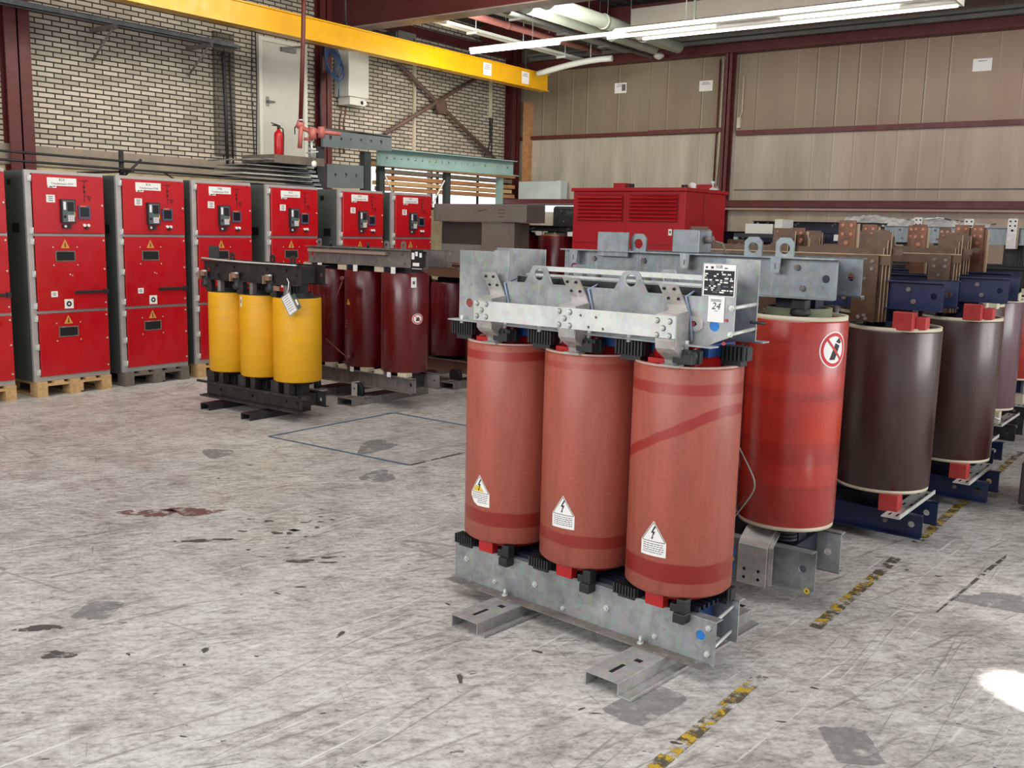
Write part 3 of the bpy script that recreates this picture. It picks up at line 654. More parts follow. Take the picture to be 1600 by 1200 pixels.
mb = MB(); mb.lathe([(.03, -.01), (.035, 0), (.03, .01)], (-.06, 0, .04)); mb.cyl((.06, .08, -.22), (.06, .08, -.42), .014); mb.cyl((.02, .06, -.33), (.12, .1, -.33), .012); mb.cyl((.0, .04, -.38), (.14, .12, -.36), .009); mb.build('valve_fitting', GALVL, o)
MB().lathe([(.0, -.012), (.042, -.012), (.045, .0), (.0, .012)], (.11, .08, -.52), 20, axis='x').build('pressure_gauge', WHITE, o)
MB().tube([(-.09, -.02, .0), (-.14, -.03, -.06), (-.15, -.02, -.14)], .008).build('lever', BLKS, o)

# ---- racking behind the cabinets (grey sheet stack, uprights, beams)
o = empty('steel_rack', (-10.4, 9.2, 0)); tag(o, 'grey perforated steel rack behind the red cabinets', 'rack')
UPR = paint('dark_grey_upright', srgb(52, 58, 58), .5, .12, 4); BMG = paint('grey_blue_beam', srgb(104, 114, 114), .5, .1, 4)
for y in (.22, 1.12):
    mb = MB(); mb.box(-.06, .04, y, y+.13, 0, 2.72); mb.build('upright', UPR, o)
mb = MB(); mb.plate([(.28, 2.72), (1.62, 2.76), (1.62, 2.98), (.28, 2.95)][:4], [(.42, 2.85, .03), (.62, 2.85, .02), (.8, 2.86, .014), (1.0, 2.865, .02), (1.2, 2.87, .02), (1.4, 2.87, .03)], 'yz', .05, .09); mb.box(-.06, .09, .28, 1.62, 2.95, 2.965); mb.build('cross_beam', BMG, o)
mb = MB(); mb.plate([(.4, 2.18), (1.1, 2.2), (1.1, 2.52), (.4, 2.5)], [(.55, 2.36, .025), (.75, 2.37, .03), (.95, 2.37, .025)], 'yz', .0, .04); mb.build('perforated_plate', BMG, o)
mb = MB(); mb.box(-.02, .02, .12, .26, 2.57, 2.70); mb.build('label_plate', paint('grey_label', srgb(150, 150, 142), .5, .05), o)
o = empty('teal_beam', (-10.6, 10.85, 0)); tag(o, 'long pale green perforated steel beam over the window strip', 'beam')
holes = [(.16+.158*k, 2.69+.0016*k, .022) for k in range(20)]
mb = MB(); mb.plate([(-.05, 2.565), (3.32, 2.60), (3.32, 2.83), (-.05, 2.81)], holes, 'yz', 0, .012); mb.plate([(-.1, 2.80), (3.32, 2.83), (3.32, 2.845), (-.1, 2.815)], [], 'yz', -.02, .10); mb.plate([(-.1, 2.55), (3.36, 2.585), (3.36, 2.60), (-.1, 2.565)], [], 'yz', -.02, .12); mb.build('perforated_web', TEAL, o)
for y, mm in ((.0, UPR), (1.52, UPR), (2.92, TEAL)):
    mb = MB(); mb.box(-.06, .02, y, y+.11, 0, 2.55); mb.build('upright', mm, o)
for p, q in (((.12, 2.45), (.35, 2.1)), ((1.5, 2.42), (1.2, 2.02))):
    mb = MB(); mb.cyl((0, p[0], p[1]), (0, q[0], q[1]), .012, 8); mb.build('diagonal_tie', WHITEP, o)
# stacked timber seen through the beam
for i, (z, c_) in enumerate(((2.64, WOODO), (2.54, WOODD), (2.44, WOODO), (2.35, WOOD), (2.26, WOODO))):
    mb = MB(); mb.box(XW+.1+.02*(i % 2), XW+.32, 12.0+.08*(i % 3), 15.7-.1*(i % 2), z, z+.065)
    tag(mb.build('timber_beam', c_), ['topmost timber length in the stack under the green beam', 'second timber from the top under the green beam', 'middle timber length in the stack under the green beam', 'pale fourth timber of the stack under the green beam', 'lowest timber length of the stack under the green beam'][i], 'timber', 'timber stacked before the window strip')
for k, w_ in enumerate(('left', 'middle', 'right')):
    tag(MB().box(0, .018, 0, .06, 0, .80).build('timber_bearer', BLKS, None, (XW+.08, 12.5+1.15*k, 1.982)), 'dark upright bearer behind the timber stack, the %s one' % w_, 'support', 'bearers of the timber stack')
# sheet stack + clutter left of rack
o = empty('sheet_stack', (-10.5, 8.65, 2.12)); tag(o, 'stack of grey sheet metal offcuts on the rack above the cabinets', 'sheet metal')
for k in range(6):
    mb = MB(); mb.box(-.3, .3, -.62+.04*(k % 3), .72-.03*k, .055*k, .055*k+.012); mb.box(-.3, .3, .60-.03*k, .72-.03*k, .055*k, .055*k+.045); mb.build('sheet', [GALVL, GALVB, GALV][k % 3], o)
MB().box(-.35, .3, -.1, .75, .33, .434).build('top_board', WOODD, o)
mb = MB()
for k in range(12):
    a = random.uniform(-.3, .3); mb.cyl((-.3+random.random()*.6, -.7+.05*k, .33+.004*k), (-.3+random.random()*.6, -.2+.06*k+a, .37+random.random()*.03), .01, 6)
mb.build('loose_rods', GALVD, o)['kind'] = 'stuff'
mb = MB(); mb.box(-.05, .05, -.42, -.36, -2.12, .0); mb.box(-.05, .05, -.22, -.16, -2.12, .0); mb.build('support_post', GREYT, o)
# cable runs over the left cabinets
mb = MB()
for q, z in ((0, 2.40), (.12, 2.30)):
    mb.tube([(-11.0+q, 2.5, z+.03), (-11.0+q, 4.5, z), (-11.0+q, 6.2, z-.02), (-11.0+q, 7.4, z-.03), (-11.0+q, 8.6, z-.04)], .014)
mb.tube([(-10.9, 7.4, 2.27), (-10.9, 7.6, 2.17), (-10.9, 8.6, 2.15)], .012)
tag(mb.build('cable_conduit', BLKS), 'black conduits running over the tops of the red cabinets', 'pipe')
for y, lb_ in ((5.15, 'left'), (6.9, 'right')):
    mb = MB(); mb.box(-12, -10.8, y, y+.04, 2.235, 2.262); mb.box(-11.06, -11.03, y, y+.05, 2.1, 2.5); mb.cyl((-10.95, y, 2.2), (-10.9, y+.2, 2.4), .015, 8)
    tag(mb.build('conduit_bracket', BLKS), 'black bracket carrying the conduits, the %s one' % ('one nearest the red column' if lb_ == 'left' else 'one above the third cabinet'), 'bracket')

# ================================================================== RED CABINETS
def cabinet(y0, w, label, code, st_, first=False, pall=None):
    o = empty('switchgear_cabinet', (-9.13, y0, .144)); tag(o, label, 'electrical cabinet', 'row of red switchgear cabinets along the left')
    H = 1.976
    mb = MB(); mb.box(-1.15, -.03, 0.004, w-.004, 0.0, H-.005, 0)
    mb.box(-.26, -.14, -.002, .02, 1.40, 1.49, 1); mb.box(-.32, -.26, -.002, .02, 1.84, 1.89, 1); mb.box(-.62, -.5, -.002, .02, 1.40, 1.49, 1)
    mb.build('side_housing', [DGREY, RUB], o)
    mb = MB(); mb.box(-.03, 0, 0, .055, 0, H); mb.box(-.03, 0, w-.012, w, 0, H); mb.box(-.03, 0, .055, w-.012, H-.03, H); mb.box(-.03, -.002, .055, w-.012, 0, .045)
    mb.box(-.03, -.004, .055, w-.012, .645, .67); mb.box(-.03, -.004, .055, w-.012, 1.372, 1.395); mb.build('front_frame', FRAMEG, o)
    X0 = .022
    hz = {'top': (1.395, H-.03, (1.42, 1.90)), 'mid': (.668, 1.374, (.72, 1.02, 1.32)), 'low': (.045, .647, (.09, .33, .60))}
    drs = {}
    for k, (a, b_, hs) in hz.items():
        mb = MB(); mb.box(0, X0, .062, w-.008, a+.004, b_-.004); d = mb.build('door', CABR, o, bev=.004); drs[k] = d
        mb = MB()
        for z in hs: mb.box(.0, .014, .022, .058, z-.025, z+.025); mb.cyl((.014, .05, z-.03), (.014, .05, z+.03), .006, 8)
        mb.build('hinge', GALVL, d)['label'] = 'bright steel hinges'
        mb = MB()
        for z in ([a+(b_-a)*.5] if k == 'top' else [a+.06, a+(b_-a)*.55, b_-.04]): mb.cyl((X0, w-.03, z), (X0+.006, w-.03, z), .009, 10)
        mb.build('door_screw', GALVL, d)
    # window + triangles
    for k, zt, zw in (('mid', 1.30, 1.185), ('low', .53, .465)):
        d = drs[k]; u = w*.45
        mb = MB(); mb.M = T(X0, 0, 0) @ MYZ; mb.rect(u-.10, u+.10, zw-.05, zw+.05, 0, .002); mb.rect(u-.088, u+.088, zw-.04, zw+.04, 1, .004)
        for su in (-1, 1):
            for sv in (-1, 1): mb.disc(u+su*.12, zw+sv*.085, .007, 2, .003, n=10)
        mb.build('inspection_window', [GALVD, RUB, GALVL], d)
        mb = MB(); mb.M = T(X0, 0, 0) @ MYZ; zt2 = zw+.075
        mb.poly([(u-.045, zt2), (u+.045, zt2), (u, zt2+.085)], 0, .002); mb.poly([(u-.008, zt2+.01), (u+.010, zt2+.01), (u+.004, zt2+.055), (u-.004, zt2+.055)], 1, .003)
        mb.build('warning_triangle', [GOLD, srgbm], d)
    d = drs['mid']
    mb = MB(); mb.box(X0, X0+.016, w*.55, w-.02, .825, .852); mb.box(X0, X0+.03, w-.05, w-.012, .815, .862); mb.build('latch_bar', BLK, d, bev=.003)
    mb = MB(); mb.M = T(X0, 0, 0) @ MYZ; mb.rect(.19, .255, .80, .855, 0, .002); mb.disc(.222, .828, .014, 1, .003, r0=.008); mb.build('white_sticker', [WHITE, INKG], d)
    mb = MB(); mb.M = T(X0, 0, 0) @ MYZ; mb.rect(w*.41, w*.41+.09, .685, .775, 0, .002); mb.disc(w*.41+.045, .73, .026, 1, .003, r0=.011); mb.build('round_lock_plate', [WHITE, INK], d)
    mb = MB(); mb.M = T(X0, 0, 0) @ MYZ; mb.disc(w*.5, 1.01, .008, 0, .003, n=10); mb.disc(w*.53, 1.0, .006, 0, .003, n=10); mb.build('lock_screw', GALVL, d)
    # top door furniture
    d = drs['top']; z = lambda q: q-.144
    mb = MB(); mb.M = T(X0, 0, 0) @ MYZ; mb.rect(.20, .49, z(1.985), z(2.06), 0, .002); mb.rect(.205, .29, z(1.965), z(1.985), 0, .002)
    mb.text(code, .034, .345, z(2.04), 1, .003); mb.text('Transformator '+st_, .026, .35, z(2.005), 1, .003); mb.rect(.22, .25, z(1.968), z(1.98), 2, .003); mb.rect(.255, .28, z(1.975), z(1.983), 1, .003)
    mb.build('name_label', [WHITE, INK, INKG], d)['label'] = 'white label reading %s Transformator %s' % (code, st_)
    mb = MB(); mb.M = T(X0, 0, 0) @ MYZ; mb.rect(.185, .27, z(1.83), z(1.90), 0, .002)
    for q in range(3): mb.rect(.205, .25, z(1.845+.018*q), z(1.852+.018*q), 1, .003)
    mb.build('white_sticker', [WHITE, INKG], d)
    mb = MB(); mb.box(X0, X0+.03, .315, .455, z(1.64), z(1.862), 0); mb.M = T(X0+.03, 0, 0) @ MYZ
    mb.rect(.325, .445, z(1.65), z(1.853), 1, .002); mb.rect(.333, .358, z(1.765), z(1.84), 2, .003); mb.rect(.372, .436, z(1.752), z(1.838), 3, .003)
    for r in range(3):
        for q in range(3): mb.rect(.378+.02*q, .392+.02*q, z(1.662+.018*r), z(1.674+.018*r), 2, .004)
    mb.rect(.372, .440, z(1.656), z(1.72), 4, .003); mb.rect(.372, .40, z(1.73), z(1.742), 5, .003); mb.rect(.44, .448, z(1.70), z(1.745), 6, .003); mb.disc(.345, z(1.70), .014, 3, .003)
    mb.build('protection_relay', [BLK, paint('relay_grey', srgb(88, 96, 104), .4, .06) if first else MAT['relay_grey'], WHITE, INK if not first else INK, flat('relay_keys', srgb(168, 156, 160), .5) if first else MAT['relay_keys'], flat('relay_green', srgb(70, 140, 80), .5) if first else MAT['relay_green'], YELI], d)
    mb = MB(); mb.box(X0, X0+.02, .33, .41, z(1.59), z(1.63), 0); mb.cyl((X0+.02, .35, z(1.61)), (X0+.03, .35, z(1.61)), .012, 12, 1); mb.build('key_switch', [BLK, GALVL], d)
    mb = MB(); mb.box(X0, X0+.012, .495, .615, z(1.685), z(1.81), 0); mb.M = T(X0+.012, 0, 0) @ MYZ; mb.rect(.512, .60, z(1.705), z(1.79), 1, .002); mb.rect(.51, .575, z(1.797), z(1.808), 2, .003)
    mb.build('display_meter', [MAT['meter_frame'] if not first else flat('meter_frame', srgb(84, 84, 110), .4), MAT['meter_screen'] if not first else flat('meter_screen', srgb(20, 26, 34), .2), ORGI], d)
    mb = MB()
    for q in (.55, .59): mb.cyl((X0, q, z(1.622)), (X0+.02, q, z(1.622)), .014, 14, 0)
    mb.cyl((X0, .57, z(1.598)), (X0+.03, .57, z(1.598)), .013, 12, 1); mb.build('push_button', [WHITE, BLK], d)
    mb = MB(); mb.M = T(X0, 0, 0) @ MYZ; u = .565
    mb.line(u-.055, z(2.045), u+.045, z(2.045), .004, 0, .002); mb.line(u, z(2.045), u, z(1.84), .005, 0, .002); mb.disc(u, z(1.985), .012, 0, .003)
    mb.line(u, z(2.03), u+.03, z(2.05), .004, 0, .003); mb.rect(u-.01, u+.012, z(1.93), z(1.95), 0, .003); mb.line(u, z(1.90), u+.05, z(1.90), .004, 0, .002); mb.disc(u+.05, z(1.885), .017, 0, .003, r0=.011); mb.line(u+.05, z(1.87), u+.05, z(1.85), .004, 0, .002)
    mb.build('mimic_diagram', INK, d)
    return o
cabs = [(3.78, 'cut-off red cabinet at the far left edge of the picture', 'R09', 'ST06'), (4.74, 'red cabinet on a pale wooden pallet, fully seen at far left, labelled R10', 'R10', 'ST07'),
        (5.655, 'red cabinet labelled R14 standing between R10 and R06', 'R14', 'ST08'), (6.53, 'red cabinet labelled R06 behind the left end of the yellow transformer', 'R06', 'ST02'),
        (7.52, 'red cabinet labelled R12 behind the right end of the yellow transformer', 'R12', 'ST01'), (8.64, 'red cabinet labelled R16 above the beige beam of the wine red transformer', 'R16', 'ST04'),
        (9.58, 'last red cabinet at the right end of the row, labelled R07', 'R07', 'ST05')]
for i, (y, lb_, c_, s_) in enumerate(cabs): cabinet(y, .775, lb_, c_, s_, i == 0)
def pallet(y0, mat, label):
    o = empty('pallet', (-10.30, y0, 0)); tag(o, label, 'pallet', 'pallets under the red cabinets')
    for k in range(3):
        mb = MB(); mb.box(0, 1.2, .0 if k == 0 else (.33 if k == 1 else .66), (.0 if k == 0 else (.33 if k == 1 else .66))+.10, 0, .022); mb.build('bottom_board', mat, o)
        for xx in (0, .53, 1.06):
            mb = MB(); yy = (0, .32, .66)[k]; mb.box(xx, xx+.14, yy, yy+(.10 if k != 1 else .14), .022, .100); mb.build('block', mat, o)
    for xx in (0, .53, 1.06): MB().box(xx, xx+.14, 0, .76, .100, .121).build('cross_board', mat, o)
    for k in range(5): MB().box(0, 1.2, .165*k, .165*k+.10, .121, .1435).build('top_board', mat, o)
    return o
for i, (y, mm, lb_) in enumerate(((3.79, WOOD, 'pine pallet under the cabinet at the far left edge'), (4.75, WOOD, 'bright pine pallet under the cabinet labelled R10'), (5.665, WOODD, 'weathered grey pallet under the cabinet labelled R14'),
                                  (6.54, WOOD, 'pine pallet in shadow under the cabinet labelled R06'), (7.53, WOODD, 'grey pallet under the cabinet labelled R12'), (8.65, WOODD, 'grey pallet under the cabinet labelled R16'), (9.59, WOODD, 'grey pallet under the last cabinet labelled R07'))): pallet(y, mm, lb_)

# ================================================================== TRANSFORMERS
def bolt(mb, x, y, z, r=.011, h=.008, ax=(0, -1, 0), mi=None):
    a = Vector(ax); p = Vector((x, y, z)); mb.cyl(p, p+a*h, r, 6, mi, sm=False); mb.cyl(p+a*h, p+a*(h+.006), r*.5, 8, mi)
def comb(o, x, y, z, w=.11, h=.05, rib=8, mat=None, d=.05):
    mb = MB(); mb.box(x-w/2, x+w/2, y-d*.3, y+d*.5, z, z+h)
    for k in range(rib):
        a = x-w/2+w*(k+.15)/rib; mb.box(a, a+w*.55/rib, y-d*.6, y+d*.5, z-.003, z+h+.003)
    mb.box(x-w*.35, x+w*.35, y-d*.3, y+d*.7, z-h*.5, z)
    return mb.build('ribbed_support', mat or BLK, o)
def transformer(pos, yaw, label, group, cfg):
    o = empty('transformer', (pos[0], pos[1], 0), R_(yaw)); tag(o, label, 'transformer', group)
    sp, r, zb, zt = cfg['sp'], cfg['r'], cfg['zb'], cfg['zt']; hh = zt-zb; dy = cfg.get('dy', .13)
    rim = cfg.get('rim'); ri = cfg.get('ri', r*.80)
    for i, k in enumerate((-1, 0, 1)):
        x = k*sp+cfg.get('ox', 0); cm = cfg['coil'][i] if isinstance(cfg['coil'], list) else cfg['coil']
        mb = MB(); e = .012
        mb.lathe([(r-e, 0), (r, e), (r, hh-e), (r-e*.6, hh), (ri, hh), (ri, 0)], seg=72, close=True)
        wd = mb.build('winding', [cm], o, (x, 0, zb))
        if rim:
            mb = MB(); mb.lathe([(r-.004, hh-.012), (r-.004, hh+.014), (r-.028, hh+.014), (r-.028, hh-.012)], seg=60, close=True); mb.lathe([(r-.004, -.010), (r-.004, .01), (r-.03, .01), (r-.03, -.010)], seg=60, close=True)
            mb.build('insulation_rim', rim, wd)
        mb = MB(); mb.lathe([(r*.66, -.03), (r*.66, hh+.045), (r*.55, hh+.045), (r*.55, -.03)], seg=40, close=True); mb.build('inner_winding', cfg.get('inner', CREAM), wd)
        w = r*.42
        mb = MB()
        for (a, b_) in ((w, w*.55), (w*.8, w*.8), (w*.55, w)): mb.box(-a, a, -b_, b_, -(zb-cfg['b'][1]) if False else cfg['b'][0]+.02-zb, cfg['t'][1]-zb-.02)
        mb.build('core_limb', cfg.get('core', COREM), wd)
    X = cfg['X']; t0, t1 = cfg['t']; b0, b1 = cfg['b']; cl_ = cfg['clamp']; cb2 = cfg.get('clampb', cl_)
    th = .008; fl_ = cfg.get('fl', .05)
    mb = MB(); mb.box(-sp-r*.5, sp+r*.5, -dy+.012, dy-.012, t0+.012, t1-.012); mb.build('top_yoke', cfg.get('core', COREM), o, (cfg.get('ox', 0), 0, 0))
    mb = MB(); mb.box(-sp-r*.5, sp+r*.5, -dy+.012, dy-.012, b0+.01, b1-.01); mb.build('bottom_yoke', cfg.get('core', COREM), o, (cfg.get('ox', 0), 0, 0))
    if not cfg.get('custom'):
        for s in (-1, 1):
            mb = MB(); y = s*dy; hs = [(q, (t0+t1)/2, .018) for q in cfg.get('holes', (-X+.06, X-.05))]; mb.M = T(cfg.get('bx', 0), 0, 0)
            mb.plate([(-X, t0), (X, t0), (X, t1), (-X, t1)], hs, 'xz', min(y, y+s*th), max(y, y+s*th))
            a, b_ = sorted((y, y+s*fl_)); mb.box(-X, X, a, b_, t1-.006, t1); mb.box(-X, X, a, b_, t0, t0+.006); mb.build('top_clamp_beam', cl_, o)
            mb = MB()
            for q in (-X+.18, -sp/2, sp/2, X-.18):
                bolt(mb, q, y+s*th, t1-.045, .014, .012, (0, s, 0)); bolt(mb, q+.03, y+s*th, t0+.045, .014, .012, (0, s, 0))
            mb.build('clamp_bolt', cfg.get('bolt', GALVD), o)
            mb = MB(); mb.plate([(-X, b0), (X, b0), (X, b1), (-X, b1)], [(X-.06, (b0+b1)/2, .018)], 'xz', min(y, y+s*th), max(y, y+s*th))
            a, b_ = sorted((y, y+s*fl_)); mb.box(-X, X, a, b_, b1-.006, b1); mb.box(-X, X, a, b_, b0, b0+.006); mb.build('bottom_clamp_beam', cb2, o)
            mb = MB()
            for q in (-X+.2, 0, X-.2): bolt(mb, q, y+s*th, (b0+b1)/2, .014, .012, (0, s, 0))
            mb.build('clamp_bolt', cfg.get('bolt', GALVD), o)
    return o
def lug(o, x, y, z0, z1, w, mat, hr=.024, w1=None, name='lifting_lug'):
    w1 = w1 or w; mb = MB(); c = min(.02, w1*.25)
    mb.plate([(x-w/2, z0), (x+w/2, z0), (x+w1/2, z1-c), (x+w1/2-c, z1), (x-w1/2+c, z1), (x-w1/2, z1-c)], [(x, z1-hr-.025, hr)], 'xz', y-.006, y+.006); return mb.build(name, mat, o)
def rod(o, pts, r=.008, name='connection_rod', mat=None):
    return MB().tube(pts, r).build(name, mat or GALVD, o)
def foot(o, x, y0, y1, w, h, mat, fr=0, flc=0, name='foot_channel', z=0):
    """inverted channel along y; fr = flange on the right, flc = flange on the left"""
    mb = MB(); t = .006
    pr = [(x-w/2, z), (x-w/2, z+h), (x+w/2, z+h), (x+w/2, z), (x+w/2-t, z), (x+w/2-t, z+h-t), (x-w/2+t, z+h-t), (x-w/2+t, z)]
    mb.prism(pr, 'xz', y0, y1)
    if fr: mb.box(x+w/2, x+w/2+fr, y0, y1, z, z+t); mb.box(x+w/2+fr-t, x+w/2+fr, y0, y1, z, z+.016)
    if flc: mb.box(x-w/2-flc, x-w/2, y0, y1, z, z+t)
    f = mb.build(name, mat, o, bev=.002)
    mb = MB()
    for ys in (y0+.10, y1-.10): mb.box(x-.008, x+.008, ys-.045, ys+.045, z+h, z+h+.001); mb.box(x+.005, x+.035, ys+.10, ys+.125, z+h, z+h+.001)
    mb.build('slot', RUB, f); return f
GR = 'cast resin transformers standing on the floor'

# ---------------- front transformer
cfgF = dict(sp=.457, r=.2135, zb=.30, zt=1.200, coil=[C_F[0], C_F[1], C_F[2]], X=.68, t=(1.285, 1.46), b=(.062, .235), clamp=GALV, custom=1, ri=.172, inner=REDL, core=BLUEL, dy=.13)
F = transformer((-2.197, 3.553), -5, 'front transformer with three dusty salmon red coils in a galvanised frame, tagged 24', GR, cfgF)
# rims of the cut coil edge
# bottom beams (Z profiles)
def frameplate(name, y0, y1, holes, pts, mat, extra=()):
    mb = MB(); mb.plate(pts, holes, 'xz', y0, y1)
    for q in extra: mb.box(*q)
    return mb.build(name, mat, F, bev=.0015)
frameplate('bottom_clamp_beam', -.137, -.13, [(-.60, .165, .014), (.655, .165, .019)], [(-.678, .055), (.72, .055), (.72, .235), (-.678, .235)], GALV,
           [(-.678, .72, -.13, -.085, .229, .235)])
frameplate('bottom_flange', -.195, -.13, [], [(-.678, .055), (.70, .055), (.70, .0615), (-.678, .0615)], GALVD)
frameplate('bottom_clamp_beam', .13, .137, [], [(-.678, .055), (.67, .055), (.67, .235), (-.678, .235)], GALV, [(-.678, .67, .13, .175, .229, .235)])
MB().cyl((.655, -.128, .165), (.655, -.134, .165), .021, 20).build('blue_plug', BLUI, F)
for z in (.205, .10):
    mb = MB(); mb.cyl((.69, -.15, z), (.64, .14, z), .007, 8); bolt(mb, .69, -.137, z, .012, .01); mb.build('tie_rod', GALVL, F)
mb = MB()
for x, z in ((-.60, .165), (-.42, .10), (-.18, .15), (-.02, .085), (.21, .15), (.45, .10)): bolt(mb, x, -.137, z, .014 if z > .12 else .011, .008)
for x in (-.335, .40): mb.cyl((x, -.165, .06), (x, -.165, .092), .007, 8); mb.cyl((x, -.165, .06), (x, -.165, .068), .014, 6)
mb.build('beam_bolt', GALVL, F)
ft = foot(F, -.29, -.47, .50, .155, .055, GALVF, fr=.04); ft['label'] = 'left foot channel under the front transformer'
ft = foot(F, .46, -.505, .50, .155, .055, GALVF, fr=.06, flc=0); ft['label'] = 'right foot channel under the front transformer'
# top frame
outf = [(-.68, 1.285), (.62, 1.285), (.65, 1.30), (.70, 1.32), (.72, 1.34), (.72, 1.59), (.578, 1.59), (.578, 1.465), (.34, 1.465), (.30, 1.535), (.285, 1.545), (.235, 1.545), (.22, 1.535), (.18, 1.47),
        (-.135, 1.47), (-.17, 1.535), (-.185, 1.545), (-.235, 1.545), (-.25, 1.535), (-.29, 1.47), (-.385, 1.47), (-.385, 1.60), (-.47, 1.60), (-.47, 1.595), (-.68, 1.595)]
frameplate('top_clamp_beam', -.137, -.13, [(.26, 1.507, .024), (-.21, 1.507, .024), (-.615, 1.36, .020), (.64, 1.36, .020), [(.50, 1.352), (.56, 1.352), (.57, 1.362), (.56, 1.372), (.50, 1.372), (.49, 1.362)]], outf, GALV)
frameplate('top_flange', -.19, -.13, [], [(-.70, 1.281), (.66, 1.281), (.66, 1.287), (-.70, 1.287)], GALV)
frameplate('top_clamp_beam', .13, .137, [(.26, 1.507, .024), (-.21, 1.507, .024)], [(-.70, 1.283), (.668, 1.283), (.668, 1.60), (.52, 1.60), (.52, 1.47), (.33, 1.47), (.29, 1.545), (.23, 1.545), (.19, 1.47), (-.14, 1.47), (-.18, 1.545), (-.24, 1.545), (-.28, 1.47), (-.40, 1.47), (-.40, 1.605), (-.70, 1.605)], GALV, [(-.70, .70, .13, .185, 1.281, 1.287)])
MB().cyl((-.615, -.129, 1.36), (-.615, -.133, 1.36), .02, 18).build('red_plug', paint('dull_red_plug', srgb(140, 60, 56), .5, .1), F)
MB().cyl((.64, -.128, 1.36), (.64, -.134, 1.36), .020, 18).build('blue_plug', BLUI, F)
mb = MB(); mb.plate([(.46, 1.335), (.575, 1.335), (.595, 1.35), (.595, 1.374), (.575, 1.389), (.46, 1.389)], [[(.48, 1.352), (.56, 1.352), (.57, 1.362), (.56, 1.372), (.48, 1.372)]], 'xz', -.142, -.137); mb.build('slotted_plate', TIN, F)
MB().box(.47, .556, -.140, -.135, 1.355, 1.369).build('red_pointer', REDB, F)
for z in (1.43, 1.335):
    mb = MB(); mb.cyl((.71, -.13, z), (.655, .15, z), .007, 8); bolt(mb, .71, -.137, z, .011, .008); mb.build('tie_rod', GALVL, F)
MB().tube([(.70, .02, 1.37), (.74, .06, 1.368), (.70, .13, 1.36)], .006).build('black_lead', BLK, F)
# rails behind the front web
mb = MB()
mb.box(-.385, .55, .02, .045, 1.515, 1.535); mb.box(-.385, .55, -.02, .012, 1.494, 1.503); mb.box(-.385, .55, -.055, -.05, 1.46, 1.492)
mb.build('cable_rail', GALVL, F)
mb = MB()
for k in range(12): mb.box(-.36+.077*k, -.335+.077*k, -.0565, -.049, 1.477, 1.484)
mb.box(.55, .578, -.05, .05, 1.45, 1.53); mb.box(-.385, .57, -.125, .06, 1.40, 1.452); mb.box(-.385, .572, -.075, -.065, 1.44, 1.492); mb.build('rail_slots_and_gap_shade', BLK, F)['kind'] = 'stuff'  # black bars added as the shade in the gap behind the web
# connection bar
mb = MB(); hs = [(.115, 1.365, .006), (.19, 1.363, .006), (.155, 1.322, .006), (.225, 1.32, .006)]
mb.plate([(-.468, 1.302), (.55, 1.312), (.55, 1.394), (-.468, 1.386)], hs, 'xz', -.262, -.25); cbar = mb.build('connection_bar', GALVL, F, bev=.001)
for xc in (-.42, .035, .50):
    mb = MB()
    for dx, dz in ((-.027, .027), (.027, .027), (0, 0), (-.027, -.027), (.027, -.027)): mb.cyl((xc+dx, -.262, 1.348+dz), (xc+dx, -.2635, 1.348+dz), .0118, 18, 1); bolt(mb, xc+dx, -.2635, 1.348+dz, .0088, .007, mi=0)
    mb.build('bolt', [GALVL, GREYT], cbar)
for i, xc in enumerate((-.42, .035, .50)):
    mb = MB(); w = .041
    mb.M = Matrix(((1, 0, -.42, .42*1.40), (0, 1, 0, 0), (0, 0, 1, 0), (0, 0, 0, 1))); mb.strip([(-.175, 1.505), (-.158, 1.43), (-.157, 1.41), (-.165, 1.40)], .007, xc-w, xc+w); mb.M = Matrix.Identity(4)
    mb.strip([(-.165, 1.405), (-.245, 1.396), (-.246, 1.30), (-.243, 1.272), (-.23, 1.258), (-.185, 1.232), (-.175, 1.222), (-.174, 1.205), (-.215, 1.203)], .007, xc-w, xc+w)
    mb.prism([(-.157, 1.41), (-.246, 1.396), (-.246, 1.268), (-.18, 1.222), (-.15, 1.222), (-.157, 1.29)], 'yz', xc+w-.004, xc+w+.003)
    bk = mb.build('terminal_bracket', TIN, F)
    mb = MB()
    for dx in (-.022, .022):
        for (y, z) in ((-.176, 1.488), (-.166, 1.452)): mb.cyl((xc-.42*(z-1.4)+dx, y-.006, z), (xc-.42*(z-1.4)+dx, y+.002, z), .0055, 10)
    mb.build('bracket_hole', RUB, bk)
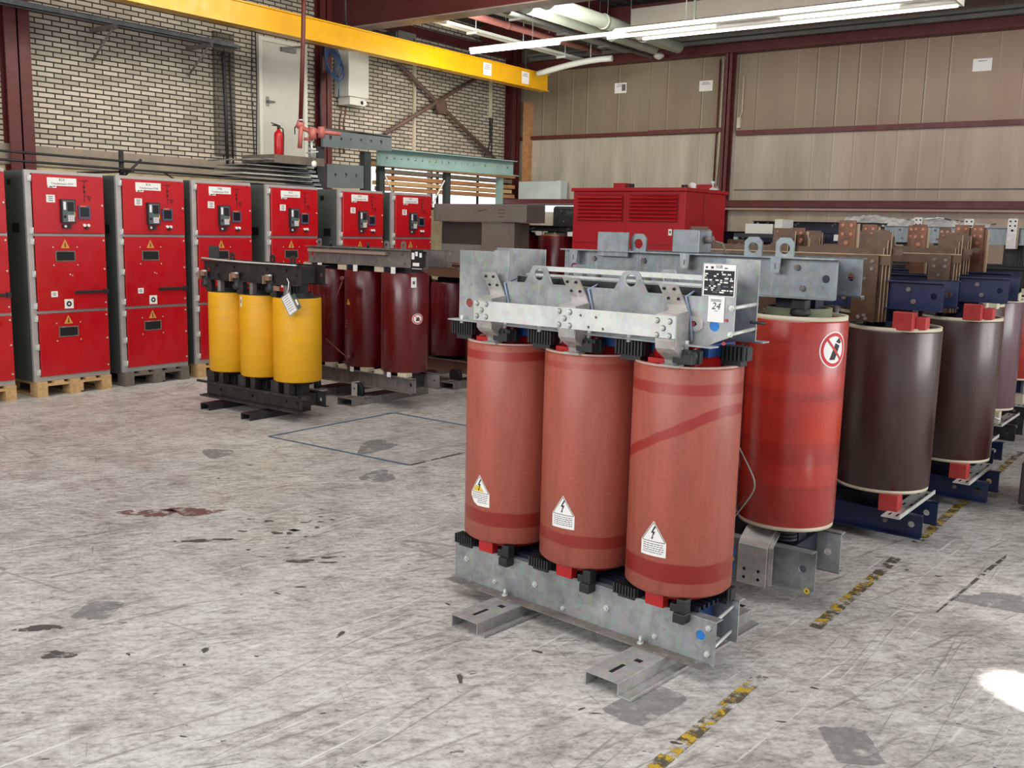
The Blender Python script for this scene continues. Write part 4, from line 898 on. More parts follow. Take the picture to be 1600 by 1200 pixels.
# supports between coils and frame
for i, k in enumerate((-1, 0, 1)):
    xc = k*.457
    comb(F, xc-.175, -.135, 1.222, .135, .05, 9); comb(F, xc-.15, -.13, .240, .115, .036, 8)
    mb = MB(); mb.lathe([(.045, 0), (.045, .055)], (xc+.09, -.15, 1.212), 12, axis='z'); mb.box(xc+.05, xc+.13, -.20, -.16, 1.215, 1.25)
    for q in range(10):
        a = 2*pi*q/10; mb.box(xc+.09+.045*cos(a)-.005, xc+.09+.045*cos(a)+.005, -.15+.045*sin(a)-.005, -.15+.045*sin(a)+.005, 1.215, 1.262)
    mb.cyl((xc+.09, -.17, 1.26), (xc+.09, -.17, 1.285), .008, 8); mb.build('ribbed_support', BLK, F)
    MB().cyl((xc+.09, -.17, 1.262), (xc+.09, -.17, 1.30), .009, 8).cyl((xc-.175, -.165, 1.27), (xc-.175, -.165, 1.305), .009, 8).build('clamp_screw', GALVL, F)
    MB().box(xc-.08, xc+.05, -.17, -.13, 1.20, 1.222).box(xc+.07, xc+.11, -.14, -.1, 1.20, 1.285).build('red_spacer', REDL, F, bev=.003)
    MB().box(xc-.045, xc+.04, -.165, -.125, .236, .30).build('red_spacer', REDL, F, bev=.003)
    mb = MB(); mb.box(xc+.105, xc+.145, -.175, -.13, .236, .298); mb.box(xc+.10, xc+.15, -.19, -.14, .205, .245); mb.box(xc+.07, xc+.105, -.165, -.12, .236, .27); mb.build('foot_clip', BLK, F, bev=.004)
    MB().tube([(xc+.045, -.19, 1.205), (xc+.10, -.17, 1.255), (xc+.12, -.15, 1.27)], .0035, 6).build('thin_lead', paint('lead_blue_grey', srgb(140, 150, 180), .5, .05), F) if i == 0 else MB().tube([(xc+.045, -.19, 1.205), (xc+.10, -.17, 1.255), (xc+.12, -.15, 1.27)], .0035, 6).build('thin_lead', MAT['lead_blue_grey'], F)
    xl = xc-.30 if i else xc+.06
    MB().tube([(xc+.05, -.06, 1.48), (xc+.06, -.145, 1.46), (xc+.085, -.145, 1.38), (xc+.10, -.15, 1.30)], .005, 6).build('thin_lead', MAT['lead_blue_grey'], F)
comb(F, .62, .02, 1.225, .17, .05, 10); comb(F, .60, .09, .25, .12, .045, 8)
MB().box(-.60, .60, -.10, .10, 1.235, 1.283).build('blue_lamination', BLUEL, F)
mb = MB()
for k in range(6): mb.box(-.62, .62, -.10+.035*k, -.085+.035*k, .236, .256)
mb.build('bottom_lamination', COREM, F)
MB().tube([(.60+.105*sin(pi*k/14), .13, .90-.36*k/14-.02*sin(2*pi*k/14)) for k in range(15)], .0035).build('loose_wire', GREYT, F)
RIMF = paint('cut_resin_rim', srgb(196, 160, 150), .5, .1, 9)
for wd in [c for c in F.children if c.name.startswith('winding')]:
    mb = MB(); mb.lathe([(.2125, .896), (.2125, .9025), (.186, .9025), (.186, .896)], seg=60, close=True); mb.build('coil_rim', RIMF, wd)
# warning labels on the coils
def warn(wd, a0, zc, yel=False, curl=False):
    mb = MB(); w, h = .052, .078
    pts = [(-w, -.055), (w, -.055), (w, 0), (0, h), (-w, 0)]
    if curl: pts = [(-.01, -.058), (w, -.058), (w, 0), (0, h), (-w, 0), (-w, -.02), (-.035, -.045)]
    mb.poly([(u*1.06, v*1.05) for u, v in pts], 0, .001)
    for a, b_ in (((-w*.96, .002), (0, h*.96)), ((0, h*.96), (w*.96, .002)), ((-w*.98, 0), (w*.98, 0))): mb.line(*a, *b_, .0022, 1, .0018)
    if yel: mb.poly([(-w*.8, .006), (w*.5, .006), (w*.1, .03), (-w*.45, .032)], 2, .0014)
    mb.poly([(.004, .062), (-.010, .034), (-.001, .034), (-.007, .012), (-.012, .016), (-.004, .008), (.001, .018), (-.003, .018), (.008, .040), (-.002, .040), (.010, .060)], 1, .0022)
    for k in range(5):
        v = -.010-.0085*k; u0 = -w*.85
        if curl and k > 2: u0 = -.01
        while u0 < w*.8:
            l = random.uniform(.006, .016); mb.rect(u0, min(u0+l, w*.88), v-.0012, v+.0012, 1, .0018); u0 += l+.003
    for v_ in mb.b.verts: v_.co.y += zc
    mb.bend(cfgF['r'], a0); mb.build('warning_label', [WHITE, INK, YELI], wd)
wds = [c for c in F.children if c.name.startswith('winding')]
for wd, (u, z, ye, cu) in zip(wds, ((0.0, .525, True, True), (.02, .525, False, False), (.012, .515, False, False))):
    warn(wd, -pi/2+u/.2135, z-.30, ye, cu)
# nameplate and tag
mb = MB(); mb.M = T(.6505, -.1375, 1.528) @ MXZ; w, h = .066, .058
mb.rect(-w, w, -h, h, 0, .001); mb.rect(-w*.93, w*.93, -h*.95, h*.62, 1, .0016); mb.text('SGB', .016, -.002, h*.84, 1, .002)
mb.rect(-w*.55, -w*.38, h*.72, h*.86, 1, .002); mb.rect(-w*.88, -w*.74, h*.74, h*.84, 1, .002); mb.rect(.3*w, .5*w, h*.74, h*.8, 1, .002)
rows = 11
for k in range(rows):
    v = h*.52-k*(h*1.38/rows); u = -w*.9
    while u < w*.82:
        l = random.uniform(.08, .34)*w
        if random.random() < .62: mb.rect(u, min(u+l, w*.88), v-.0032, v+.0018, 0 if random.random() < .6 else 2, .0022)
        u += l+random.uniform(.03, .25)*w
mb.build('rating_plate', [WHITE, INK, INKG], F)['label'] = 'black and white rating plate with small print'
mb = MB(); mb.M = T(.645, -.1375, 1.425) @ MXZ; mb.rect(-.034, .034, -.05, .044, 0, .0024); mb.text('24', .036, -.002, .008, 1, .003, .25)
for k in range(2): mb.rect(-.024, .020, .031-.005*k, .0335-.005*k, 2, .003)
mb.rect(-.006, .008, -.010, -.008, 2, .003); mb.build('number_tag', [WHITE, INK, INKG], F)['label'] = 'white tag handwritten 24'
MB().cyl((.69, -.138, 1.385), (.69, -.142, 1.385), .006, 10).cyl((.685, -.138, 1.30), (.685, -.144, 1.30), .007, 10).build('red_marker', paint('marker_red', srgb(170, 60, 60), .5, .05), F)

# ---------------- big orange-red transformer behind it
cfgR = dict(sp=.49, r=.224, zb=.365, zt=1.325, coil=C_R, X=.715, t=(1.42, 1.60), b=(.085, .285), clamp=GALVB, ri=.185, inner=GREENC, core=COREM, dy=.16, rim=CREAM, fl=.055, clampb=GALV)
Rt = transformer((-2.165, 4.485), -.5, 'big transformer with glossy orange red coil directly behind the front one', GR, cfgR)
for x, y in ((.30, -.16), (.45, -.16), (-.30, -.16), (-.62, .16)): lug(Rt, x+.02, y-.004, 1.60, 1.685, .085, GALVB)
MB().box(-.50, -.32, -.20, -.19, 1.57, 1.69).build('lug_plate', GALVB, Rt, bev=.003)
o_ = MB().box(-.08, .06, -.20, -.06, 1.60, 1.71).build('terminal_box', GALVB, Rt, bev=.006)
MB().cyl((.06, -.13, 1.665), (.10, -.13, 1.665), .018).tube([(.10, -.13, 1.66), (.15, -.13, 1.65), (.17, -.13, 1.60)], .005).build('cable_gland', GALVD, o_)
for x in (-.63, .0, .45):
    mb = MB(); mb.plate([(x-.02, 1.53), (x+.02, 1.53), (x+.025, 1.595), (x-.025, 1.595)], [[(x-.004, 1.545), (x+.004, 1.545), (x+.004, 1.57), (x-.004, 1.57)]], 'xz', -.217, -.212); mb.build('slotted_tab', GALVB, Rt)
for x in (-.40, .09, .58):
    mb = MB()
    for q in range(4): mb.lathe([(.035, .291+.018*q), (.05, .297+.018*q), (.05, .303+.018*q), (.035, .309+.018*q)], (x-.03, -.12, 0), 20)
    mb.build('ribbed_insulator', BLK, Rt)
    mb = MB(); mb.lathe([(.03, 1.335), (.045, 1.345), (.045, 1.365), (.028, 1.375), (.028, 1.40)], (x-.03, -.14, 0), 18); mb.box(x-.06, x+.0, -.17, -.11, 1.375, 1.41); mb.build('pressure_foot', BLKS, Rt)
mb = MB(); mb.strip([(-.10, .345), (-.16, .335), (-.235, .29), (-.25, .27), (-.25, .085)], .012, .375, .515); mb.build('terminal_bracket', TIN, Rt)
mb = MB(); mb.strip([(-.08, .345), (-.14, .335), (-.215, .29), (-.23, .27), (-.23, .09)], .012, .40, .535); mb.build('terminal_bracket', TIN, Rt)
mb = MB()
for dx in (.41, .48):
    for dz in (.115, .155): mb.cyl((dx, -.257, dz), (dx, -.25, dz), .008, 10)
mb.build('bracket_hole', RUB, Rt)
mb = MB(); mb.M = T(.70, -.2185, .105) @ MXZ; mb.disc(0, 0, .014, 0, .001); mb.disc(-.37, .07, .014, 0, .003); mb.rect(-.40, -.355, .015, .13, 1, .001); mb.disc(0, 0, .004, 2, .002); mb.disc(-.37, .07, .004, 2, .004); mb.build('yellow_marker', [YELI, BLUI, INK], Rt)
foot(Rt, .27, -.42, .40, .12, .08, GALVD); foot(Rt, -.45, -.40, .40, .12, .08, GALVD)
# no-magnet / pacemaker style prohibition sticker
mb = MB(); R0 = .072
mb.disc(0, 0, R0*1.15, 0, .0012, n=40); mb.disc(0, 0, R0*1.06, 1, .0018, r0=R0*.85, n=40); mb.poly([(-.026, -.045), (.008, -.045), (.036, .018), (.006, .030)], 2, .002); mb.poly([(.008, .036), (.030, .054), (.045, .034), (.036, .026)], 2, .002); mb.line(-.044, .047, .047, -.044, .011, 1, .0026)
for v_ in mb.b.verts: v_.co.y += 1.195-.365; v_.co.x *= .95
for wd in [c for c in Rt.children if c.name.startswith('winding')][2:]:
    mb.bend(.224, R_(-23), .01); mb.build('prohibition_sticker', [WHITE, REDI, INK], wd)['label'] = 'round red and white prohibition sticker'

# ---------------- brown coils with blue clamps (second rank)
def brown(pos, label, yaw=-.5, r=.256, ox=0, clamp=BLUE, coil=C_B, zt=1.195, block=REDB, X=.83, cb_off=0, bars=True, zb=.295, foots=True):
    cfg = dict(sp=.545, r=r, zb=zb, zt=zt, coil=coil, X=X, t=(1.31, 1.465), b=(.05, .185), clamp=clamp, ri=r*.82, inner=COREM, core=BLUED, dy=.15, rim=CREAM, fl=.05)
    o = transformer(pos, yaw, label, GR, cfg)
    for k in (-1, 0, 1):
        x = k*.545
        MB().box(x+.055, x+.16, -.24, -.15, 1.20, 1.30).box(x+.16, x+.215, -.18, -.10, 1.205, 1.275).build('spacer_block', block, o, bev=.004)
        MB().box(x+.06, x+.165, -.24, -.15, .187, .285).build('spacer_block', block, o, bev=.004)
        mb = MB()
        for q in range(5): mb.box(x-.13+.04*q, x-.115+.04*q, -.14, -.12, 1.19, 1.31)
        mb.build('cooling_fin', BLUE, o)
    if bars:
        for k in (-1, 0, 1):
            x = k*.545-.105
            bm2 = MB(); bm2.box(x-.065, x+.065, -.262, -.252, 1.235, 1.60); ob = bm2.build('busbar', COPB, o)
            for q in range(1, 4):
                MB().box(x-.06+.02*q, x+.068+.012*q, -.252+.022*q, -.242+.022*q, 1.235, 1.60+.04*q, 0).box(x+.068+.012*q, x+.0695+.012*q, -.252+.022*q, -.242+.022*q, 1.235, 1.60+.04*q, 1).build('busbar_leaf', [COPB, EDGE], ob)
            mb = MB()
            for dx, dz in ((-.03, .325), (.035, .325), (-.03, .285), (.035, .285), (0, .23), (0, .12), (.01, .03), (-.02, .02), (.02, .012)): bolt(mb, x+dx, -.262, 1.24+dz, .011, .006)
            mb.build('bar_bolt', GALVD, ob)
            mb = MB(); mb.box(x-.045, x+.075, -.14, -.13, 1.46, 1.735); mb.box(x-.03, x+.09, -.11, -.10, 1.46, 1.70); ot = mb.build('upright_terminal', COPB, o)
            mb = MB()
            for dx, dz, rr in ((.045, 1.705, .012), (-.01, 1.675, .011), (.03, 1.635, .014), (-.02, 1.715, .008), (.035, 1.585, .007)): mb.lathe([(rr*.5, -.004), (rr, -.004), (rr, 0)], (x+dx, -.141, dz), 14, axis='y')
            mb.build('contact_ring', COPO, ot)
        MB().box(-.60, .56, -.24, -.228, 1.545, 1.60).box(-.62, .6, -.16, -.15, 1.60, 1.635).build('collector_bar', COPB, o)
        MB().box(-.60, .56, -.241, -.239, 1.598, 1.603).build('bar_edge', EDGE, o)
    # slotted cross arm
    for x, sgn in ((X-.12, 1), (-X+.12, 1)):
        mb = MB(); mb.prism([(x-.05, .187), (x+.05, .187), (x+.05, .21), (x+.044, .21), (x+.044, .193), (x-.05, .193)], 'xz', -.36, .36); f_ = mb.build('cross_arm', GALVL, o)
        mb = MB()
        for y in (-.32, -.05, .25):
            for q in (-.02, .02): mb.box(x+q-.005, x+q+.005, y, y+.05, .1932, .1945)
        mb.build('slot', RUB, f_)
    return o
B1 = brown((-2.150, 5.80), 'transformer with brown coils and blue clamps, nearest of the brown ones')
B2 = brown((-2.030, 6.88), 'transformer with brown coils and blue clamps, second behind the orange red one', r=.245)
G3 = brown((-2.21, 7.95), 'third brown coiled transformer with cream blocks, mostly hidden', block=CREAM, r=.23, zt=1.22)
G4 = brown((-2.275, 9.15), 'fourth transformer in the aisle row with purple brown coils and cream blocks', coil=C_P, r=.225, block=CREAM, clamp=BLKS, bars=False)
G5 = brown((-2.30, 10.35), 'orange red coil transformer at the far end of the aisle row', coil=C_R, r=.25, block=CREAM, clamp=BLKS, bars=False, zt=1.17, zb=.42)
rod(B1, [(.25, -.10, 1.43), (.35, -.08, 1.47), (.42, -.1, 1.44)], .006, 'cable_loop', GALVL)
rod(G4, [(.55, -.30, .12), (.57, -.34, .24), (.68, -.34, .26), (.74, -.34, .24)], .009, 'loose_rod', GALVL)

# ---------------- yellow transformer
COPD = paint('dull_pink_copper', srgb(150, 116, 98), .5, .2, 8, .2)
cfgY = dict(sp=.443, r=.208, zb=.335, zt=1.06, coil=C_Y, X=.65, t=(1.17, 1.34), b=(.10, .225), clamp=BLKS, ri=.16, inner=BLK, core=BLKS, dy=.13, ox=0, fl=.05, bolt=BLKS)
Yt = transformer((-7.07, 5.78), .5, 'small transformer with three bright yellow coils in a black frame', GR, cfgY)
for k in (-1, 0, 1):
    x = k*.443
    MB().lathe([(.192, .0), (.196, .012), (.17, .012)], (x, 0, 1.055), 48).build('black_rim', BLK, Yt)
    for (a, b_) in ((-.15, -.07), (.02, .06)):
        MB().box(x+a, x+b_, -.17, -.12, 1.06, 1.17).build('clamp_block', BLKS if a < 0 else GALVD, Yt, bev=.003)
        MB().box(x+a-.01, x+b_+.01, -.17, -.10, .225, .335).build('clamp_block', BLKS, Yt, bev=.003)
    mb = MB(); mb.box(x-.19, x-.13, -.20, -.16, 1.20, 1.25); mb.box(x-.20, x-.185, -.215, -.15, 1.17, 1.24); tb = mb.build('copper_terminal', COPD, Yt, bev=.003)
    MB().cyl((x-.15, -.205, 1.245), (x-.09, -.205, 1.247), .008, 8).build('terminal_bolt', GALVL, tb)
    MB().lathe([(.04, 1.10), (.05, 1.13), (.035, 1.16), (.04, 1.2)], (x-.16, -.15, 0), 16).build('post_insulator', BLK, Yt)
for x in (-.28, .26, .52): lug(Yt, x, -.11, 1.34, 1.42, .06, BLKS, .015)
MB().box(-.63, -.49, -.10, -.09, 1.34, 1.47).build('flag_plate', paint('dark_green_plate', srgb(56, 66, 62), .5, .1), Yt)
MB().tube([(-.64, -.17, 1.36), (-.4, -.17, 1.35), (0, -.18, 1.345), (.4, -.17, 1.343), (.63, -.17, 1.34)], .008).build('silver_cable', GALVL, Yt)
MB().box(.37, .44, -.2, -.185, 1.12, 1.16).build('copper_link', COPD, Yt)
foot(Yt, -.42, -.34, .30, .12, .06, BLKS); foot(Yt, .22, -.40, .30, .12, .06, BLKS)
MB().box(-.68, .66, -.20, -.13, .085, .10).box(-.72, .66, -.20, -.18, .215, .235).build('ledge', BLKS, Yt)
MB().box(.62, .74, -.16, -.12, .20, .235).build('end_stop', BLKS, Yt)
mb = MB(); mb.M = T(.60, -.225, 1.02) @ Matrix.Rotation(R_(8), 4, 'Z') @ MXZ @ Matrix.Rotation(R_(32), 4, 'Z'); mb.rect(-.055, .055, -.09, .09, 0, 0); mb.rect(-.045, .045, -.08, .08, 1, .001)
for k in range(7): mb.rect(-.035, .03, .065-.02*k, .069-.02*k, 2, .002)
mb.rect(.058, .10, -.085, .05, 3, -.001); mb.rect(.07, .09, -.05, .0, 1, .0)
mb.build('hanging_tag', [paint('plastic_sleeve', srgb(150, 160, 158), .3, .1), WHITE, INKG, paint('green_film', srgb(78, 92, 86), .3, .2)], Yt)['label'] = 'tilted white paper tag in a clear sleeve'
MB().tube([(.54, -.18, 1.20), (.56, -.21, 1.23), (.58, -.21, 1.20), (.57, -.21, 1.14), (.555, -.215, 1.10)], .005).build('wire_hook', GALVL, Yt)
wdy = [c for c in Yt.children if c.name.startswith('winding')]
mb = MB(); mb.rect(-.018, .018, .62, .71, 0, .001); mb.rect(-.008, .008, .65, .68, 1, .002); mb.bend(.208, R_(-106), .01); mb.build('white_sticker', [WHITE, INKG], wdy[1])

# ---------------- wine red transformer (left group)
cfgD = dict(sp=.50, r=.226, bx=.13, zb=.33, zt=1.265, coil=C_D, X=.80, t=(1.315, 1.475), b=(.16, .30), clamp=GALVD, ri=.19, inner=BLK, core=BLKS, dy=.16, fl=.06)
Dt = transformer((-6.91, 6.93), -1, 'wine red transformer behind the yellow one, with a dusty beige top beam', GR, cfgD)
def redextras(D, sticker=True):
    for k, wq in zip((-1, 0, 1), [c for c in D.children if c.name.startswith('winding')]):
        x = k*.50
        mb = MB(); mb.M = Matrix.Rotation(R_(-132), 4, 'Z'); mb.box(.19, .226, -.055, .055, .02, (.93 if sticker else .78), 0); mb.build('tap_panel', C_D, wq, bev=.004)
        MB().box(x-.20, x-.08, -.21, -.15, 1.262, 1.31).build('pale_pad', CREAM, D); MB().box(x+.04, x+.09, -.235, -.225, 1.255, 1.315).build('white_clip', WHITE, D)
        MB().box(x-.06, x+.03, -.22, -.16, 1.265, 1.315).build('dark_pad', COREM, D, bev=.004)
        MB().box(x-.21, x-.09, -.20, -.12, .30, .335).box(x+.10, x+.21, -.20, -.12, .30, .335).build('pale_pad', CREAM, D)
        MB().box(x+.0, x+.04, -.24, -.228, .29, .335).build('white_clip', WHITE, D)
    MB().box(-.62, .45, -.224, -.168, 1.42, 1.448).build('beige_trunking', paint('beige_trunking', srgb(150, 130, 116), .6, .1) if sticker else MAT['beige_trunking'], D)
    for x in (-.55, .38, .60): lug(D, x, -.13, 1.475, 1.55, .055, GALVD, .014)
    for x in (-.42, .10, .35): MB().cyl((x, -.1, 1.475), (x, -.1, 1.53), .012).build('stud', BLKS, D)
    mb = MB(); mb.tube([(-.10, -.23, 1.18), (-.20, -.25, .95), (-.33, -.24, .72)], .006); mb.tube([(-.33, -.25, .58), (-.10, -.27, .47), (.0, -.26, .42), (-.02, -.25, .38), (-.1, -.24, .375)], .006); mb.cyl((-.11, -.25, 1.18), (-.11, -.22, 1.18), .02); mb.cyl((.0, -.28, .43), (.0, -.24, .43), .02)
    mb.build('delta_link', paint('dull_link', srgb(120, 64, 62), .4, .2) if sticker else MAT['dull_link'], D)
    for x in (-.50, .12):
        mb = MB(); mb.lathe([(.075, -.02), (.075, .02)], (x, -.25, .118), 24, axis='y'); mb.build('wheel', BLK, D)
        mb = MB(); mb.box(x-.035, x-.028, -.30, -.20, .06, .20); mb.plate([(x-.03, .07), (x+.035, .07), (x+.035, .19), (x-.03, .19)], [(x, .14, .014)], 'xz', -.30, -.292); mb.box(x+.03, x+.14, -.30, -.20, .05, .065); mb.build('wheel_bracket', GALVL, D)
    foot(D, .16, -.46, .60, .20, .07, GALVD); foot(D, -.48, -.42, .60, .20, .07, GALVD)
redextras(Dt)
wdd = [c for c in Dt.children if c.name.startswith('winding')]
mb = MB(); R0 = .042
mb.disc(0, 0, R0*1.18, 0, .0012, n=40); mb.disc(0, 0, R0*1.08, 1, .0018, r0=R0*.88, n=40); mb.disc(0, 0, R0*.8, 0, .0014, n=30); mb.poly([(-.016, -.02), (.014, -.02), (.018, 0), (.004, .018), (-.012, .01)], 2, .0022); mb.line(-.024, .026, .026, -.026, .006, 1, .0026)
for v_ in mb.b.verts: v_.co.y += .51; v_.co.x *= 1.2
mb.bend(.226, R_(-15), .01); mb.build('prohibition_sticker', [WHITE, REDI, INK], wdd[2])['label'] = 'round prohibition sticker with a black figure'
mb = MB(); mb.rect(-.026, .026, .80, .895, 0, .001); mb.rect(-.012, .012, .83, .86, 1, .002); mb.bend(.226, R_(-26), .01); mb.build('white_sticker', [WHITE, INKG], wdd[2])
mb = MB(); mb.poly([(-.03, .60), (.03, .60), (0, .66)], 0, .001); mb.poly([(-.004, .61), (.004, .61), (.003, .64), (-.003, .64)], 1, .002); mb.bend(.226, R_(-100), .01); mb.build('warning_triangle', [YELI, INK], wdd[1])
mb = MB()
for k in range(3): mb.rect(-.03+.012*k, .0+.012*k, .38+.03*k, .392+.03*k, 0, .001); mb.rect(.02, .028, .38+.03*k, .4+.03*k, 0, .001)
mb.bend(.226, R_(-110), .01); mb.build('chalk_marks', paint('chalk_pink', srgb(170, 100, 104), .7, .1), wdd[1])
mb = MB(); mb.M = T(.855, -.2215, 1.395) @ MXZ; mb.rect(-.075, .075, -.095, .085, 0, .001)
for a in ((-.065, -.03, .0, .06), (-.02, .01, .03, .07), (.03, .06, .02, .06), (-.05, .03, -.06, -.03), (-.06, .065, -.085, -.08)): mb.rect(a[0], a[1], a[2], a[3], 1, .002)
mb.build('rating_plate', [INK, WHITE], Dt)
cfgD2 = dict(cfgD); cfgD2['coil'] = C_D
D2t = transformer((-7.05, 8.35), -1, 'second wine red transformer, partly hidden behind the first, right side in shadow', GR, {**cfgD2, 'zt': 1.10, 'zb': .30, 't': (1.16, 1.30), 'clamp': paint('brown_dusty_beam', srgb(120, 92, 74), .5, .2, 5), 'b': (.14, .27)})
for x in (-.3, .0, .5): lug(D2t, x, -.13, 1.30, 1.36, .05, COPR, .012)
MB().box(.52, .62, -.235, -.225, 1.19, 1.27).build('square_opening', RUB, D2t)
mb = MB(); mb.tube([(.45, -.25, .75), (.7, -.27, .55), (.78, -.26, .47)], .010); mb.cyl((.78, -.28, .46), (.78, -.24, .46), .03); mb.tube([(.60, -.25, 1.02), (.72, -.27, 1.0), (.8, -.26, 1.01)], .012); mb.build('delta_link', COPR, D2t)
mb = MB(); mb.lathe([(.075, -.02), (.075, .02)], (.30, -.25, .118), 24, axis='y'); mb.build('wheel', BLK, D2t)
foot(D2t, .35, -.46, .60, .20, .07, GALVD); foot(D2t, -.48, -.42, .60, .20, .07, GALVD)

# ---------------- far transformer between crate and red enclosure
cfgE = dict(sp=.60, r=.27, zb=.4, zt=1.60, coil=C_D, X=.85, t=(1.66, 1.74), b=(.12, .30), clamp=BLKS, ri=.22, inner=CREAM, core=BLKS, dy=.17, rim=COPO, fl=.06)
Et = transformer((-8.0+.02, 11.75), 0, 'far dark red transformer between the grey crates and the louvred red housing', GR, cfgE)
for x in (-.15, .38): MB().box(x-.03, x+.05, -.26, -.20, 1.60, 1.66).build('white_clip', WHITE, Et)
foot(Et, .5, -.4, .4, .15, .115, BLKS); foot(Et, -.5, -.4, .4, .15, .115, BLKS)

# ================================================================== RED LOUVRED HOUSING
o = empty('louvred_housing', (-6.57, 10.0, 0)); tag(o, 'big deep red metal housing with louvre grilles on its front', 'transformer housing')
Wd, Dp, Ht = 1.47, 1.03, 2.18
mb = MB(); mb.box(0, Wd, 0, Dp, .1, Ht-.04); mb.box(.05, .2, .05, Dp-.05, 0, .1); mb.box(Wd-.2, Wd-.05, .05, Dp-.05, 0, .1); mb.build('casing', ENCR, o, bev=.006)
MB().box(-.02, Wd+.02, -.03, Dp+.02, Ht-.04, Ht).build('roof', ENCR, o, bev=.006)
for a, b_ in ((.06, .69), (.76, 1.39)):
    mb = MB(); mb.box(a, b_, -.006, 0, 1.80, 2.11, 1)
    for k in range(7):
        z = 1.815+.042*k; pr = [(-.006, z), (-.035, z-.004), (-.035, z+.004), (-.006, z+.032)]; mb.prism(pr, 'yz', a+.01, b_-.01, 0)
    mb.build('louvre_grille', [ENCR, ENCD], o)
mb = MB(); mb.box(.0, Wd, -.003, 0, 1.545, 1.552); mb.box(Wd, Wd+.003, .45, .456, .2, Ht-.06); mb.box(.725, .728, -.003, 0, .2, Ht-.06); mb.build('panel_seam', ENCD, o)
mb = MB(); mb.M = T(1.30, -.003, 1.69) @ MXZ; mb.rect(-.022, .022, -.035, .035, 0, .001); mb.rect(-.01, .01, -.01, .015, 1, .002); mb.build('white_sticker', [WHITE, INKG], o)
for x, y in ((.36, .3), (1.22, .75)):
    mb = MB(); mb.box(x, x+.16, y, y+.16, Ht, Ht+.07); mb.build('roof_box', ENCR, o, bev=.004)
for x, y in ((.56, .3), (1.10, .6)):
    mb = MB(); mb.plate([(x, Ht), (x+.07, Ht), (x+.07, Ht+.06), (x, Ht+.06)], [(x+.035, Ht+.03, .014)], 'xz', y, y+.03); mb.build('lifting_eye', BLKS, o)
tag(MB().lathe([(.03, 0), (.045, .03), (.045, .07), (.02, .09)], seg=16).build('white_cup', WHITE, None, (-5.40, 10.75, Ht+.002)), 'small white cup shape on top of the louvred red housing', 'cup')
tag(MB().lathe([(.07, 0), (.09, .02), (.02, .04), (.02, .08), (.04, .1), (.0, .12)], seg=16).build('roof_fitting', GALVL, None, (-5.2, 10.85, Ht)), 'silvery round fitting at right corner of the louvred red housing', 'fitting')

# ================================================================== GREY CRATES AND FAR CLUTTER
o = empty('grey_crate', (-9.05, 10.5, 0)); tag(o, 'long grey brown crate wall with overhanging lid behind the wine red transformers', 'crate')
mb = MB(); mb.box(0, .72, .0, .3, 0, 1.46); mb.build('lower_box', CARDL, o, bev=.004)
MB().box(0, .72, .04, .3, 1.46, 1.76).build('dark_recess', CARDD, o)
MB().box(.725, 1.27, -.03, .3, 0, 1.76).build('end_box', CARD, o, bev=.004)
MB().box(-.1, 1.48, -.06, .36, 1.765, 2.0).build('lid', CARD, o, bev=.008)
mb = MB(); mb.M = T(1.0, -.0605, 1.88) @ MXZ
for k in range(3): mb.rect(.02, .13, -.05+.045*k, -.04+.045*k, 0, .001); mb.rect(-.32+.05*k, -.27+.05*k, .02+.008*k, .035+.008*k, 0, .001)
mb.build('faint_print', paint('faint_print', srgb(76, 66, 60), .7, .1), o)
o = empty('black_control_box', (-8.45, 12.3, 0)); tag(o, 'black machine housing with white lettering beside the red louvred housing', 'machine')
MB().box(0, .9, 0, .5, .12, 2.03).box(.05, .2, 0.05, .45, 0, .12).box(.7, .85, .05, .45, 0, .12).build('housing', BLK, o, bev=.04)
mb = MB(); mb.M = T(.38, -.002, 1.93) @ MXZ; mb.text('SIEMENS', .075, 0, 0, 0, .001); mb.rect(-.14, .3, -.20, -.188, 1, .001); mb.disc(-.17, -.12, .014, 0, .001); mb.disc(-.22, .03, .012, 0, .001); mb.build('lettering', [INKG, INKG], o)
o = MB(); o.plate([(0, 0), (.20, 0), (.20, .33), (0, .33)], [[(.02, .02), (.18, .02), (.18, .31), (.02, .31)]], 'yz', 0, .98); o.box(.88, .99, -.01, .21, -.01, .34)
tag(o.build('square_duct_piece', paint('mint_galvanised', srgb(206, 222, 220), .35, .1, 3, .3), None, (-11.62, YB-.36, 2.252)), 'short pale mint square duct section resting on the back wall beam', 'duct')
mb = MB(); mb.box(0, .04, 0, .2, 0, 1.6); 
# ledge under the duct piece
steel('trim_20', 'dusty brown ledge beam left of the red housing', [(-11.95, -9.2, YB-.40, YB-.14, 2.16, 2.25)], DREDSTEEL)
steel('trim_21', 'bright strip of daylight under the ledge beam', [(-11.9, -8.2, YB-.1, YB, 2.02, 2.14)], SKYM)

